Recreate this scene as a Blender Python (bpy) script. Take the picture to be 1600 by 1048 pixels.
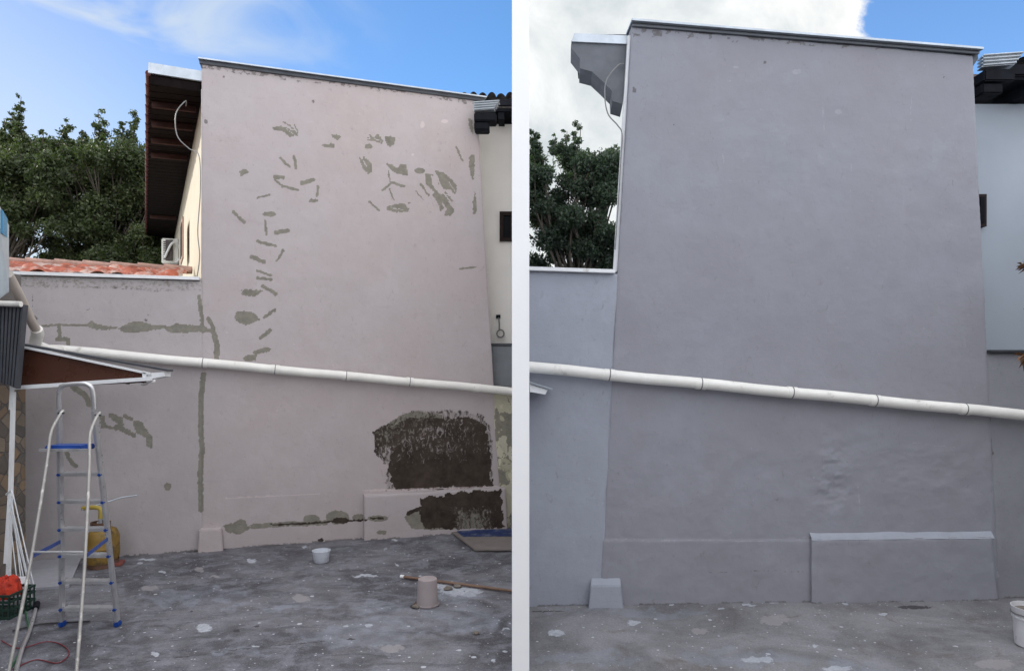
import bpy, math, random
import numpy as np
from mathutils import Vector, Matrix

scene = bpy.context.scene
for o in list(bpy.data.objects):
    bpy.data.objects.remove(o, do_unlink=True)
COL = scene.collection
random.seed(7)
rs = np.random.RandomState(11)

# ------------------------------------------------------------------ camera
F = 1050.0; CX = 813.5; HY = 586.0; CH = 2.0      # lens and horizon measured on the 1600 px wide photo
cam_d = bpy.data.cameras.new('camera'); cam = bpy.data.objects.new('camera', cam_d); COL.objects.link(cam)
cam.location = (0, 0, CH); cam.rotation_euler = (math.radians(90), 0, 0)
cam_d.sensor_width = 36; cam_d.lens = 36*F/1600
cam_d.shift_x = -(CX-800)/1600; cam_d.shift_y = (HY-524)/1600
cam_d.clip_start = 0.05; cam_d.clip_end = 2000
scene.camera = cam
scene.view_settings.view_transform = 'Standard'; scene.view_settings.look = 'None'
scene.view_settings.exposure = 0.0; scene.view_settings.gamma = 1; scene.view_settings.use_curve_mapping = False

# ------------------------------------------------------------------ sun + sky
SUN_EL = math.radians(25); SX, SY = -0.92, 0.39          # direction towards the sun
SUN_AZ = math.atan2(SX, SY)                                # clockwise from +Y
sd = bpy.data.lights.new('sun', 'SUN'); sd.energy = 3.6; sd.angle = math.radians(0.6); sd.color = (1, .93, .82)
sun = bpy.data.objects.new('sun', sd); COL.objects.link(sun)
dv = Vector((SX*math.cos(SUN_EL), SY*math.cos(SUN_EL), math.sin(SUN_EL)))
sun.rotation_euler = dv.to_track_quat('Z', 'Y').to_euler()

class NT:
    def __init__(s, tree): s.t = tree; s.n = tree.nodes; s.l = tree.links
    def new(s, typ, **kw):
        n = s.n.new(typ)
        for k, v in kw.items(): setattr(n, k, v)
        return n
    def put(s, sock, v):
        if hasattr(v, 'is_linked') or hasattr(v, 'links'): s.l.new(v, sock)
        elif v is not None:
            if isinstance(v, (tuple, list)) and len(v) == 3 and sock.type == 'RGBA': v = tuple(v)+(1,)
            sock.default_value = v
    def math(s, op, a, b=None, c=None, clamp=False):
        n = s.new('ShaderNodeMath', operation=op, use_clamp=clamp)
        s.put(n.inputs[0], a)
        if b is not None: s.put(n.inputs[1], b)
        if c is not None: s.put(n.inputs[2], c)
        return n.outputs[0]
    def smooth(s, x, a, b):
        n = s.new('ShaderNodeMapRange', interpolation_type='SMOOTHSTEP')
        s.put(n.inputs[0], x); n.inputs[1].default_value = a; n.inputs[2].default_value = b
        n.inputs[3].default_value = 0; n.inputs[4].default_value = 1
        return n.outputs[0]
    def lin(s, x, a, b, c=0, d=1):
        n = s.new('ShaderNodeMapRange'); s.put(n.inputs[0], x)
        for i, v in enumerate((a, b, c, d)): n.inputs[i+1].default_value = v
        return n.outputs[0]
    def noise(s, vec, scale, detail=4, rough=.55, dist=0):
        n = s.new('ShaderNodeTexNoise'); s.put(n.inputs['Vector'], vec)
        n.inputs['Scale'].default_value = scale; n.inputs['Detail'].default_value = detail
        n.inputs['Roughness'].default_value = rough; n.inputs['Distortion'].default_value = dist
        return n.outputs['Fac']
    def mix(s, f, a, b, typ='MIX'):
        n = s.new('ShaderNodeMix', data_type='RGBA', blend_type=typ)
        s.put(n.inputs[0], f); s.put(n.inputs[6], a); s.put(n.inputs[7], b)
        return n.outputs[2]
    def mapping(s, vec, scale=(1, 1, 1), loc=(0, 0, 0)):
        n = s.new('ShaderNodeMapping'); s.put(n.inputs[0], vec)
        n.inputs['Scale'].default_value = scale; n.inputs['Location'].default_value = loc
        return n.outputs[0]
    def attr(s, name):
        return s.new('ShaderNodeAttribute', attribute_name=name).outputs['Fac']

w = bpy.data.worlds.new('World'); scene.world = w; w.use_nodes = True
for n in list(w.node_tree.nodes): w.node_tree.nodes.remove(n)
W = NT(w.node_tree)
sky = W.new('ShaderNodeTexSky', sky_type='NISHITA'); sky.sun_disc = False
sky.sun_elevation = SUN_EL; sky.sun_rotation = SUN_AZ; sky.ozone_density = 2.2; sky.dust_density = .6; sky.air_density = 1.0
SKY_STR = 0.12
tc = W.new('ShaderNodeTexCoord'); sep = W.new('ShaderNodeSeparateXYZ'); W.l.new(tc.outputs['Generated'], sep.inputs[0])
dx, dy, dz = sep.outputs
vec = tc.outputs['Generated']
# clouds are laid out by compass direction (azimuth a: 0 straight ahead, + to the right)
az = W.math('ARCTAN2', dx, dy)
n1 = W.noise(vec, 7, 7, .62, .3); n2 = W.noise(W.mapping(vec, (1, 1, 2.2)), 3.2, 7, .6, .4)
n3 = W.noise(W.mapping(vec, (1.2, 1.6, 3.0), (3, 1, 2)), 3.2, 5, .5, 1.2)
azn = W.math('ADD', az, W.math('MULTIPLY', W.math('SUBTRACT', n1, .5), .34))
bank = W.math('MULTIPLY', W.smooth(az, -.008, .012), W.math('SUBTRACT', 1, W.smooth(azn, .440, .478)))
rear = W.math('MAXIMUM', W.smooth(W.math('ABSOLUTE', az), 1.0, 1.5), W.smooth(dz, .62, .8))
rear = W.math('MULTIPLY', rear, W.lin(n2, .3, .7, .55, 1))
wisp = W.math('MULTIPLY', W.smooth(n3, .42, .64), W.smooth(W.math('MULTIPLY', az, -1), .15, .55))
wisp = W.math('MULTIPLY', wisp, .85)
low = W.math('MULTIPLY', W.math('SUBTRACT', 1, W.smooth(dz, .12, .52)), W.smooth(W.math('MULTIPLY', az, -1), .30, .66))
wisp = W.math('MAXIMUM', wisp, W.math('MULTIPLY', low, .8))
cb = W.lin(n2, .38, .62, .62, 1.0)                       # brightness of the cloud bank
cbank = W.mix(W.lin(n1, .35, .65), (.66, .72, .75), (1.0, 1.02, 1.02))
cbank = W.mix(W.smooth(azn, .30, .46), cbank, (1.05, 1.05, 1.04))
gain = W.mix(W.smooth(az, -.75, .1), (.9, 1.05, 1.35), (1.1, 1.6, 2.0))
gain = W.mix(W.smooth(az, .1, .5), gain, (1.5, 1.9, 2.3))
skyc = W.mix(1.0, W.mix(1.0, sky.outputs[0], (SKY_STR*10,)*3, 'MULTIPLY'), gain, 'MULTIPLY')
skyc = W.mix(1.0, skyc, (.1,)*3, 'MULTIPLY')
c = W.mix(wisp, skyc, (.74, .82, .88))
c = W.mix(bank, c, cbank)
c = W.mix(rear, c, (2.55, 2.57, 2.66))  # extra bright cloud added overhead and behind the camera to light shaded walls
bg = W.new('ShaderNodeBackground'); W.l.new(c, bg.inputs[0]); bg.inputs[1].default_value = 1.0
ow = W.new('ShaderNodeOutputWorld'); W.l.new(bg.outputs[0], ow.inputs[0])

# ------------------------------------------------------------------ helpers
def P(px, py, Y): return Vector(((px-CX)/F*Y, Y, CH+(HY-py)/F*Y))
def G(px, py, z=0.0):
    Y = (CH-z)*F/(py-HY); return Vector(((px-CX)/F*Y, Y, z))
KL, CL_ = .326, 8.868          # left wall plane  Y = CL + KL X
KR, CR = .046, 5.823           # right wall plane
QL, QR = math.hypot(1, KL), math.hypot(1, KR)
def on(px, py, off=0, side='L'):
    k, c, q = (KL, CL_, QL) if side == 'L' else (KR, CR, QR)
    u = (px-CX)/F; Y = (c-off*q)/(1-k*u)
    return Vector((u*Y, Y, CH+(HY-py)/F*Y))
def wp(s, z, off=0, side='L'):
    k, c, q = (KL, CL_, QL) if side == 'L' else (KR, CR, QR)
    x = s/q; n = (k/q, -1/q)
    return Vector((x+n[0]*off, c+k*x+n[1]*off, z))
def sOf(px, side='L', off=0):
    p = on(px, 500, 0, side); return p.x*(QL if side == 'L' else QR)

def _h(ix, iy, seed):
    v = np.sin(ix*127.1+iy*311.7+seed*74.7)*43758.5453
    return v-np.floor(v)
def vnoise(x, y, seed=0):
    ix = np.floor(x); iy = np.floor(y); fx = x-ix; fy = y-iy
    fx = fx*fx*(3-2*fx); fy = fy*fy*(3-2*fy)
    a = _h(ix, iy, seed); b = _h(ix+1, iy, seed); c = _h(ix, iy+1, seed); d = _h(ix+1, iy+1, seed)
    return (a*(1-fx)+b*fx)*(1-fy)+(c*(1-fx)+d*fx)*fy
def fbm(x, y, o=4, seed=0):
    t = 0; a = .5; s = 0
    for i in range(o):
        t = t+a*vnoise(x*2**i+i*17.3, y*2**i-i*9.1, seed+i); s += a; a *= .5
    return t/s

def link(ob, parent=None):
    COL.objects.link(ob)
    if parent is not None: ob.parent = parent
    return ob
def tag(o, label=None, cat=None, group=None, kind=None):
    for k, v in (('label', label), ('category', cat), ('group', group), ('kind', kind)):
        if v: o[k] = v
    return o
def thing(name, loc, label, cat, group=None):
    e = bpy.data.objects.new(name, None); e.empty_display_size = .1; e.location = Vector(loc)
    COL.objects.link(e); return tag(e, label, cat, group)
def wloc(o):
    v = Vector((0, 0, 0))
    while o is not None: v += o.location; o = o.parent
    return v

class MB:
    def __init__(s): s.v = []; s.f = []; s.m = []
    def add(s, vs, fs, m=0):
        b = len(s.v); s.v += [Vector(v) for v in vs]; s.f += [[i+b for i in f] for f in fs]; s.m += [m]*len(fs); return s
    def box(s, a, b, m=0, rot=0, piv=None, tilt=None):
        a = Vector(a); b = Vector(b)
        vs = [Vector((x, y, z)) for z in (a.z, b.z) for y in (a.y, b.y) for x in (a.x, b.x)]
        if rot:
            piv = Vector(piv) if piv else (a+b)/2; R = Matrix.Rotation(rot, 3, 'Z'); vs = [R@(v-piv)+piv for v in vs]
        return s.add(vs, [(0, 2, 3, 1), (4, 5, 7, 6), (0, 1, 5, 4), (1, 3, 7, 5), (3, 2, 6, 7), (2, 0, 4, 6)], m)
    def beam(s, p, q, w_, h, up=(0, 0, 1), m=0):
        p = Vector(p); q = Vector(q); d = (q-p).normalized(); up = Vector(up)
        x = d.cross(up).normalized(); z = x.cross(d).normalized()
        vs = [e+x*sx*w_/2+z*sz*h/2 for e in (p, q) for sz in (-1, 1) for sx in (-1, 1)]
        return s.add(vs, [(0, 1, 3, 2), (4, 6, 7, 5), (0, 4, 5, 1), (2, 3, 7, 6), (0, 2, 6, 4), (1, 5, 7, 3)], m)
    def prism(s, poly, vecx, m=0):
        n = len(poly); poly = [Vector(p) for p in poly]; e = Vector(vecx)
        s.add(poly+[p+e for p in poly], [list(range(n))[::-1], list(range(n, 2*n))]+[(i, (i+1) % n, n+(i+1) % n, n+i) for i in range(n)], m)
        return s
    def tube(s, pts, r, seg=10, m=0, cap=True):
        pts = [Vector(p) for p in pts]; n = len(pts)
        rr = r if isinstance(r, (list, tuple)) else [r]*n
        vs = []; px = None
        for i, p in enumerate(pts):
            d = (pts[min(i+1, n-1)]-pts[max(i-1, 0)]).normalized()
            if px is None:
                px = d.orthogonal().normalized()
            px = (px-d*px.dot(d)).normalized(); y = d.cross(px)
            for k in range(seg):
                a = 2*math.pi*k/seg; vs.append(p+(px*math.cos(a)+y*math.sin(a))*rr[i])
        fs = [(i*seg+k, i*seg+(k+1) % seg, (i+1)*seg+(k+1) % seg, (i+1)*seg+k) for i in range(n-1) for k in range(seg)]
        if cap: fs += [list(range(seg))[::-1], list(range((n-1)*seg, n*seg))]
        return s.add(vs, fs, m)
    def lathe(s, c, prof, seg=28, m=0, sx=1):
        c = Vector(c); vs = [c+Vector((r*math.cos(2*math.pi*k/seg)*sx, r*math.sin(2*math.pi*k/seg), z)) for r, z in prof for k in range(seg)]
        n = len(prof)
        return s.add(vs, [(i*seg+k, i*seg+(k+1) % seg, (i+1)*seg+(k+1) % seg, (i+1)*seg+k) for i in range(n-1) for k in range(seg)], m)
    def build(s, name, mats, parent=None, smooth=False, bevel=0, sharp=40):
        me = bpy.data.meshes.new(name); off = wloc(parent)
        me.from_pydata([v-off for v in s.v], [], s.f)
        mats = mats if isinstance(mats, (list, tuple)) else [mats]
        for m in mats: me.materials.append(m)
        me.polygons.foreach_set('material_index', s.m)
        me.validate(); me.update()
        import bmesh
        bm = bmesh.new(); bm.from_mesh(me); bmesh.ops.recalc_face_normals(bm, faces=bm.faces)
        if bevel:
            es = [e for e in bm.edges if len(e.link_faces) == 2 and e.calc_face_angle(0) > .6]
            bmesh.ops.bevel(bm, geom=es, offset=bevel, segments=2, affect='EDGES', clamp_overlap=True)
        if smooth:
            for f in bm.faces: f.smooth = True
            for e in bm.edges:
                if len(e.link_faces) == 2 and e.calc_face_angle(0) > math.radians(sharp): e.smooth = False
        bm.to_mesh(me); bm.free()
        return link(bpy.data.objects.new(name, me), parent)

def bez(pts, n=8):
    """Catmull-Rom through pts"""
    pts = [Vector(p) for p in pts]; q = [pts[0]]+pts+[pts[-1]]; out = []
    for i in range(1, len(q)-2):
        for k in range(n):
            t = k/n; a, b, c, d = q[i-1:i+3]
            out.append(.5*((2*b)+(c-a)*t+(2*a-5*b+4*c-d)*t*t+(3*b-a-3*c+d)*t**3))
    return out+[pts[-1]]

def grid_mesh(name, V, nu, nv, mats, parent=None, attrs=None, extra=None, smooth=True):
    """V: (nv,nu,3) array"""
    off = wloc(parent)
    co = V.reshape(-1, 3)-np.array(off)
    j, i = np.meshgrid(np.arange(nv-1), np.arange(nu-1), indexing='ij')
    a = (j*nu+i).ravel(); q = np.stack([a, a+1, a+1+nu, a+nu], 1)
    nbase = len(co)
    if extra is not None:
        ev, ef = extra; ev = np.array([list(x) for x in ev])-np.array(off)
        co = np.concatenate([co, ev]); q = np.concatenate([q, np.array(ef)+nbase])
    me = bpy.data.meshes.new(name)
    me.vertices.add(len(co)); me.vertices.foreach_set('co', co.astype(np.float32).ravel())
    me.loops.add(len(q)*4); me.loops.foreach_set('vertex_index', q.astype(np.int32).ravel())
    me.polygons.add(len(q)); me.polygons.foreach_set('loop_start', np.arange(0, len(q)*4, 4, dtype=np.int32))
    sm = np.zeros(len(q), dtype=bool); sm[:(nu-1)*(nv-1)] = smooth
    me.update(calc_edges=True); me.polygons.foreach_set('use_smooth', sm)
    for m in (mats if isinstance(mats, (list, tuple)) else [mats]): me.materials.append(m)
    for k, v in (attrs or {}).items():
        at = me.attributes.new(k, 'FLOAT', 'POINT'); d = np.zeros(len(co), np.float32); d[:v.size] = v.ravel(); at.data.foreach_set('value', d)
    me.validate()
    return link(bpy.data.objects.new(name, me), parent)

# ------------------------------------------------------------------ materials
def mk(name):
    m = bpy.data.materials.new(name); m.use_nodes = True; t = NT(m.node_tree)
    b = m.node_tree.nodes['Principled BSDF']; return m, t, b
def M(name, col, rough=.6, var=.12, scale=6, bump=.15, bscale=80, metal=0, spec=.4, dirt=None, dscale=3, dth=.55, stretch=(1, 1, 1)):
    m, t, b = mk(name); tcn = t.new('ShaderNodeTexCoord'); v = t.mapping(tcn.outputs['Object'], stretch)
    n = t.noise(v, scale, 5, .6)
    c0 = tuple(x*(1-var) for x in col); c1 = tuple(min(1, x*(1+var)) for x in col)
    c = t.mix(t.lin(n, .3, .7), c0, c1)
    if dirt: c = t.mix(t.math('MULTIPLY', t.smooth(t.noise(v, dscale, 8, .7), dth, dth+.12), .8), c, dirt)
    t.put(b.inputs['Base Color'], c); b.inputs['Metallic'].default_value = metal
    t.put(b.inputs['Roughness'], t.lin(t.noise(v, scale*3, 3), .3, .7, max(.05, rough-.1), min(1, rough+.1)))
    b.inputs['Specular IOR Level'].default_value = spec
    if bump:
        bn = t.new('ShaderNodeBump'); bn.inputs['Strength'].default_value = bump; bn.inputs['Distance'].default_value = .004
        t.put(bn.inputs['Height'], t.noise(v, bscale, 5, .6)); t.l.new(bn.outputs[0], b.inputs['Normal'])
    return m

def wall_mat(name, col, col2, putty=(.195, .185, .150), wet=(.026, .018, .013), bump=.25):
    m, t, b = mk(name); v = t.new('ShaderNodeTexCoord').outputs['Object']
    big = t.noise(v, .9, 5, .6); mid = t.noise(v, 5, 6, .65); fine = t.noise(v, 40, 5, .65)
    c = t.mix(t.lin(big, .3, .7), col, col2)
    c = t.mix(t.lin(mid, .35, .7, 0, .22), c, tuple(x*.86 for x in col))
    strk = t.noise(t.mapping(v, (2.2, 2.2, .35)), 3, 6, .6)
    c = t.mix(t.math('MULTIPLY', t.smooth(strk, .58, .76), .22), c, tuple(x*1.14 for x in col2))
    # scuffs / chips
    sp = t.smooth(t.noise(v, 23, 3, .5), .735, .76)
    c = t.mix(t.math('MULTIPLY', sp, .5), c, tuple(min(1, x*1.35) for x in col))
    lp_ = t.noise(t.mapping(v, (1, 1, 1), (5, 1, 2)), 2.2, 9, .72)
    c = t.mix(t.math('MULTIPLY', t.smooth(lp_, .50, .58), .10), c, tuple(x*1.28 for x in col2))
    c = t.mix(t.math('MULTIPLY', t.smooth(t.noise(t.mapping(v, (.4, .4, 2.4)), 4, 8, .75), .60, .66), .13), c, tuple(x*.70 for x in col))
    # attribute driven repairs
    rag = t.math('MULTIPLY', t.math('SUBTRACT', t.noise(v, 30, 4, .7), .5), 1.1)
    def sharp(a, k=.15): return t.smooth(t.math('ADD', t.attr(a), rag), .5-k, .5+k)
    pt = sharp('putty'); pc = t.mix(t.lin(t.noise(v, 12, 5, .7), .3, .7), tuple(x*.78 for x in putty), tuple(x*1.25 for x in putty))
    c = t.mix(t.math('MULTIPLY', pt, .93), c, pc)
    brush = t.noise(t.mapping(v, (1.5, 1.5, .9)), 11, 8, .75, 1.6)
    wt = t.math('ADD', t.attr('wet'), t.math('MULTIPLY', t.math('SUBTRACT', brush, .5), 1.9))
    wc = t.mix(t.lin(t.noise(v, 5, 6, .7), .35, .65), wet, tuple(x*2.0+.012 for x in wet))
    c = t.mix(t.math('MULTIPLY', t.smooth(wt, .12, .46), .42), c, (.13, .12, .105))
    c = t.mix(t.smooth(wt, .38, .62), c, wc)
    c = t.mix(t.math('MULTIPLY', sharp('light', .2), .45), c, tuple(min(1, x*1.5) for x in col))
    c = t.mix(t.math('MULTIPLY', sharp('dirt', .2), .75), c, (.10, .09, .085))
    t.put(b.inputs['Base Color'], c); b.inputs['Roughness'].default_value = .75; b.inputs['Specular IOR Level'].default_value = .25
    h = t.math('ADD', t.math('MULTIPLY', t.noise(v, 14, 6, .6), .8), t.math('MULTIPLY', fine, .35))
    h = t.math('ADD', h, t.math('MULTIPLY', pt, t.lin(t.noise(v, 20, 4, .6), .3, .7, .2, .7)))
    lap = t.noise(t.mapping(v, (.35, .35, 2.6)), 3.5, 7, .7)
    bn = t.new('ShaderNodeBump'); bn.inputs['Strength'].default_value = bump; bn.inputs['Distance'].default_value = .012
    t.put(bn.inputs['Height'], h); t.l.new(bn.outputs[0], b.inputs['Normal'])
    return m

def floor_mat():
    m, t, b = mk('worn_concrete'); v = t.new('ShaderNodeTexCoord').outputs['Object']
    sx = t.new('ShaderNodeSeparateXYZ'); t.l.new(v, sx.inputs[0])
    right = t.smooth(sx.outputs[0], -.02, .02)
    big = t.noise(v, 1.1, 7, .65, .6); mid = t.noise(v, 5, 8, .7, .5); fine = t.noise(v, 60, 4, .7)
    c = t.mix(t.smooth(big, .38, .62), (.070, .068, .079), (.165, .162, .178))
    c = t.mix(t.math('MULTIPLY', t.smooth(mid, .42, .64), .65), c, (.235, .24, .275))
    c = t.mix(t.math('MULTIPLY', t.smooth(t.noise(t.mapping(v, (.5, 1.6, 1), (4, 4, 0)), 4.5, 9, .75, 1.0), .50, .62), .5), c, (.045, .045, .055))
    c = t.mix(t.math('MULTIPLY', t.smooth(t.noise(t.mapping(v, (1, 1, 1), (7, 3, 0)), 2.6, 8, .7, .8), .52, .66), .6), c, (.060, .054, .062))
    cr = t.mix(t.smooth(big, .38, .62), (.145, .142, .150), (.265, .262, .275))
    cr = t.mix(t.math('MULTIPLY', t.smooth(mid, .42, .68), .5), cr, (.25, .25, .26))
    cr = t.mix(t.math('MULTIPLY', t.smooth(t.noise(t.mapping(v, (1, 1, 1), (2, 9, 0)), 2.3, 7, .7, .8), .55, .68), .45), cr, (.11, .085, .055))
    c = t.mix(right, c, cr)
    c = t.mix(t.lin(fine, .35, .65, 0, .7), c, t.mix(1.0, c, (.62, .62, .62), 'MULTIPLY'))
    c = t.mix(t.math('MULTIPLY', t.smooth(t.noise(v, 130, 3, .8), .56, .66), .35), c, (.40, .41, .44))
    # paint specks
    vo = t.new('ShaderNodeTexVoronoi'); t.put(vo.inputs['Vector'], v); vo.inputs['Scale'].default_value = 9
    sc = t.new('ShaderNodeSeparateColor'); t.l.new(vo.outputs['Color'], sc.inputs[0])
    dd = t.math('ADD', vo.outputs['Distance'], t.math('MULTIPLY', t.math('SUBTRACT', fine, .5), .1))
    dot = t.math('LESS_THAN', dd, t.math('MULTIPLY', t.math('POWER', sc.outputs[0], 5), .17))
    vo2 = t.new('ShaderNodeTexVoronoi'); t.put(vo2.inputs['Vector'], v); vo2.inputs['Scale'].default_value = 30
    sc2 = t.new('ShaderNodeSeparateColor'); t.l.new(vo2.outputs['Color'], sc2.inputs[0])
    dot2 = t.math('LESS_THAN', vo2.outputs['Distance'], t.math('MULTIPLY', t.math('POWER', sc2.outputs[1], 9), .30))
    c = t.mix(t.math('MULTIPLY', t.math('MAXIMUM', dot, dot2), .75), c, (.50, .52, .56))
    rag = t.math('MULTIPLY', t.math('SUBTRACT', t.noise(v, 17, 8, .78), .5), 2.4)
    pa = t.smooth(t.math('ADD', t.attr('paint'), rag), .42, .6)
    c = t.mix(t.math('MULTIPLY', pa, t.lin(t.noise(v, 35, 5, .7), .3, .65, .3, .9)), c, (.46, .49, .54))
    pk = t.smooth(t.math('ADD', t.attr('pinkish'), rag), .42, .6)
    c = t.mix(t.math('MULTIPLY', pk, .5), c, (.33, .31, .31))
    hz = t.smooth(t.math('ADD', t.attr('smear'), t.math('MULTIPLY', t.math('SUBTRACT', t.noise(v, 4, 8, .75, .8), .5), 2.6)), .1, 1.1)
    c = t.mix(t.math('MULTIPLY', hz, t.lin(mid, .3, .7, .1, .62)), c, (.24, .265, .31))
    dk = t.smooth(t.math('ADD', t.attr('dark'), t.math('MULTIPLY', rag, .9)), .4, .7)
    c = t.mix(t.math('MULTIPLY', dk, .8), c, (.030, .028, .030))
    t.put(b.inputs['Base Color'], c)
    t.put(b.inputs['Roughness'], t.lin(mid, .3, .7, .62, .88)); b.inputs['Specular IOR Level'].default_value = .3
    bn = t.new('ShaderNodeBump'); bn.inputs['Strength'].default_value = .5; bn.inputs['Distance'].default_value = .01
    t.put(bn.inputs['Height'], t.math('ADD', t.math('MULTIPLY', t.noise(v, 18, 7, .7), .8), t.math('MULTIPLY', fine, .4))); t.l.new(bn.outputs[0], b.inputs['Normal'])
    return m

def leaf_mat(name, a, b_, c_):
    m, t, b = mk(name)
    r = t.attr('tone')
    c = t.mix(t.lin(r, 0, .6), a, b_); c = t.mix(t.smooth(r, .75, 1), c, c_)
    t.put(b.inputs['Base Color'], c); b.inputs['Roughness'].default_value = .5; b.inputs['Specular IOR Level'].default_value = .35
    tr = t.new('ShaderNodeBsdfTranslucent'); t.put(tr.inputs[0], t.mix(1.0, c, (1.3, 1.7, .6), 'MULTIPLY'))
    mx = t.new('ShaderNodeMixShader'); mx.inputs[0].default_value = .3
    out = m.node_tree.nodes['Material Output']
    t.l.new(b.outputs[0], mx.inputs[1]); t.l.new(tr.outputs[0], mx.inputs[2]); t.l.new(mx.outputs[0], out.inputs[0])
    return m

m_pink = wall_mat('pinkish_paint', (.425, .368, .362), (.432, .398, .408))
m_pink2 = wall_mat('faded_pinkish_paint', (.385, .350, .348), (.425, .395, .400))
m_lav = wall_mat('lavender_grey_paint', (.262, .258, .284), (.276, .284, .322), bump=.3)
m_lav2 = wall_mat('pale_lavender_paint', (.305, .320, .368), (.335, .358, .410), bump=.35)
m_lav3 = wall_mat('dull_lavender_paint', (.235, .238, .262), (.275, .280, .305), bump=.35)
m_dirty = wall_mat('dirty_bare_plaster', (.40, .38, .27), (.56, .54, .46), bump=.6)
m_cream = M('cream_paint', (.54, .49, .375), .7, .05, 2, .2, 30)
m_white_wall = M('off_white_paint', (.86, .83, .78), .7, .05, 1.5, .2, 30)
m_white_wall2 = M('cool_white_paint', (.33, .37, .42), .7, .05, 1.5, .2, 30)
m_divider = M('blank_gap_white', (.9, .9, .9), .7, .015, 3, .15, 40)
m_zinc = M('galvanised_sheet', (.42, .46, .50), .38, .15, 5, .1, 30, metal=.6, dirt=(.25, .25, .26), dth=.6)
m_zincd = M('dull_metal_edge', (.055, .06, .07), .5, .2, 5, .1, 30, metal=.3)
m_trim = M('white_painted_metal', (.74, .75, .76), .45, .08, 6, .1, 40, dirt=(.35, .33, .3), dth=.62)
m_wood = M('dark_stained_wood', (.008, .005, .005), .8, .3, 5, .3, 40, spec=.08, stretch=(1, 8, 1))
m_woodr = M('reddish_rafter_wood', (.060, .032, .028), .8, .25, 8, .3, 50, spec=.1)
m_black = M('black_painted_wood', (.009, .010, .014), .75, .3, 5, .2, 40, spec=.1)
m_greywood = M('weathered_grey_board', (.13, .14, .155), .7, .2, 5, .3, 40)
m_pvc = M('white_plastic_pipe', (.76, .745, .70), .38, .07, 4, .05, 40, dirt=(.42, .40, .36), dscale=5, dth=.6)
m_pvcd = M('aged_plastic_pipe', (.52, .46, .41), .5, .12, 4, .1, 40, dirt=(.3, .27, .24), dth=.55)
m_strap = M('dark_wire_strap', (.13, .13, .14), .6, .2, 20, .1, 60)
m_tile = M('red_clay_tile', (.42, .12, .07), .6, .45, 5, .3, 60, dirt=(.60, .50, .44), dscale=3, dth=.48)
m_tiled = M('dark_clay_tile', (.07, .05, .05), .75, .3, 7, .3, 60)
m_ridge = M('mortar_ridge_tile', (.42, .27, .22), .8, .3, 7, .4, 40)
m_glass = M('dark_window_glass', (.006, .007, .009), .4, .1, 3, 0, spec=.05)
m_frame = M('dark_bronze_frame', (.022, .014, .012), .6, .2, 6, .1, spec=.1)
m_alu = M('worn_aluminium', (.58, .58, .59), .36, .12, 9, .1, 60, metal=.75, dirt=(.75, .74, .70), dscale=14, dth=.6)
m_aluw = M('paint_spattered_aluminium', (.36, .345, .325), .45, .14, 9, .15, 60, metal=.35, dirt=(.66, .64, .60), dscale=16, dth=.55)
m_blue = M('blue_plastic', (.008, .05, .25), .4, .15, 9, .05, 60)
m_yellow = M('yellow_gas_cylinder_paint', (.22, .135, .028), .55, .2, 5, .2, 60, dirt=(.07, .05, .03), dscale=6, dth=.5)
m_rust = M('rusty_steel', (.10, .055, .035), .7, .35, 12, .3, 60)
m_hose = M('yellow_rubber_hose', (.36, .27, .05), .5, .1, 8, .1)
m_panel = M('brown_ceiling_panel', (.070, .026, .016), .32, .12, 3, .05, 40, spec=.5)
m_slate = M('dark_ribbed_sheet', (.060, .064, .075), .5, .2, 5, .15, 40)
m_dark = M('dark_grey_plaster', (.13, .12, .115), .85, .2, 4, .4, 30)
m_wire = M('white_coated_wire', (.62, .64, .66), .4, .1, 20, 0)
m_crate = M('dark_green_crate', (.012, .035, .025), .5, .2, 9, .1)
m_rag = M('orange_red_cloth', (.42, .035, .015), .85, .3, 14, .5, 60, dirt=(.14, .02, .02), dscale=10, dth=.48)
m_bucket = M('mauve_paint_bucket', (.30, .26, .265), .55, .08, 8, .2, 50, dirt=(.42, .38, .38), dscale=9, dth=.6)
m_bwhite = M('white_bucket_plastic', (.60, .60, .62), .45, .08, 8, .1, 50, dirt=(.2, .18, .17), dscale=9, dth=.6)
m_tub = M('translucent_plastic', (.55, .58, .64), .3, .06, 8, .05, 50)
m_stick = M('wooden_broom_handle', (.16, .10, .07), .6, .2, 12, .2, 50)
m_board = M('beige_board', (.165, .145, .135), .8, .15, 6, .3, 50, dirt=(.13, .11, .10), dth=.55)
m_bluep = M('worn_blue_sheet', (.012, .026, .095), .7, .3, 8, .3, 50, dirt=(.14, .15, .19), dscale=6, dth=.50)
m_redb = M('dull_red_board', (.20, .06, .05), .7, .2, 8, .2)
m_stone = M('rubble', (.16, .14, .12), .9, .3, 20, .6, 60)
m_cable = M('grey_cable', (.20, .20, .20), .5, .1, 20, 0)
m_dcable = M('black_cable', (.03, .03, .032), .5, .1, 20, 0)
m_rcable = M('red_cable', (.15, .02, .028), .5, .1, 20, 0)
m_steel = M('painted_grey_steel', (.17, .185, .20), .45, .12, 4, .1, 40)
m_ac = M('air_conditioner_casing', (.72, .72, .68), .5, .05, 8, .05)
m_acg = M('dark_fan_grille', (.07, .06, .055), .6, .2, 20, .2)
m_tiles = M('pale_floor_tile', (.30, .30, .33), .4, .1, 5, .05, 60, dirt=(.16, .15, .16), dth=.58)
m_bark = M('tree_bark', (.09, .075, .06), .9, .3, 9, .6, 50)
m_barkp = M('pale_tree_bark', (.26, .22, .18), .9, .3, 9, .6, 50)
m_dry = M('dry_brown_leaf', (.14, .075, .04), .8, .35, 14, .4, 50)
m_leafL = leaf_mat('evergreen_leaf', (.026, .036, .016), (.064, .082, .034), (.20, .22, .11))
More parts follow.
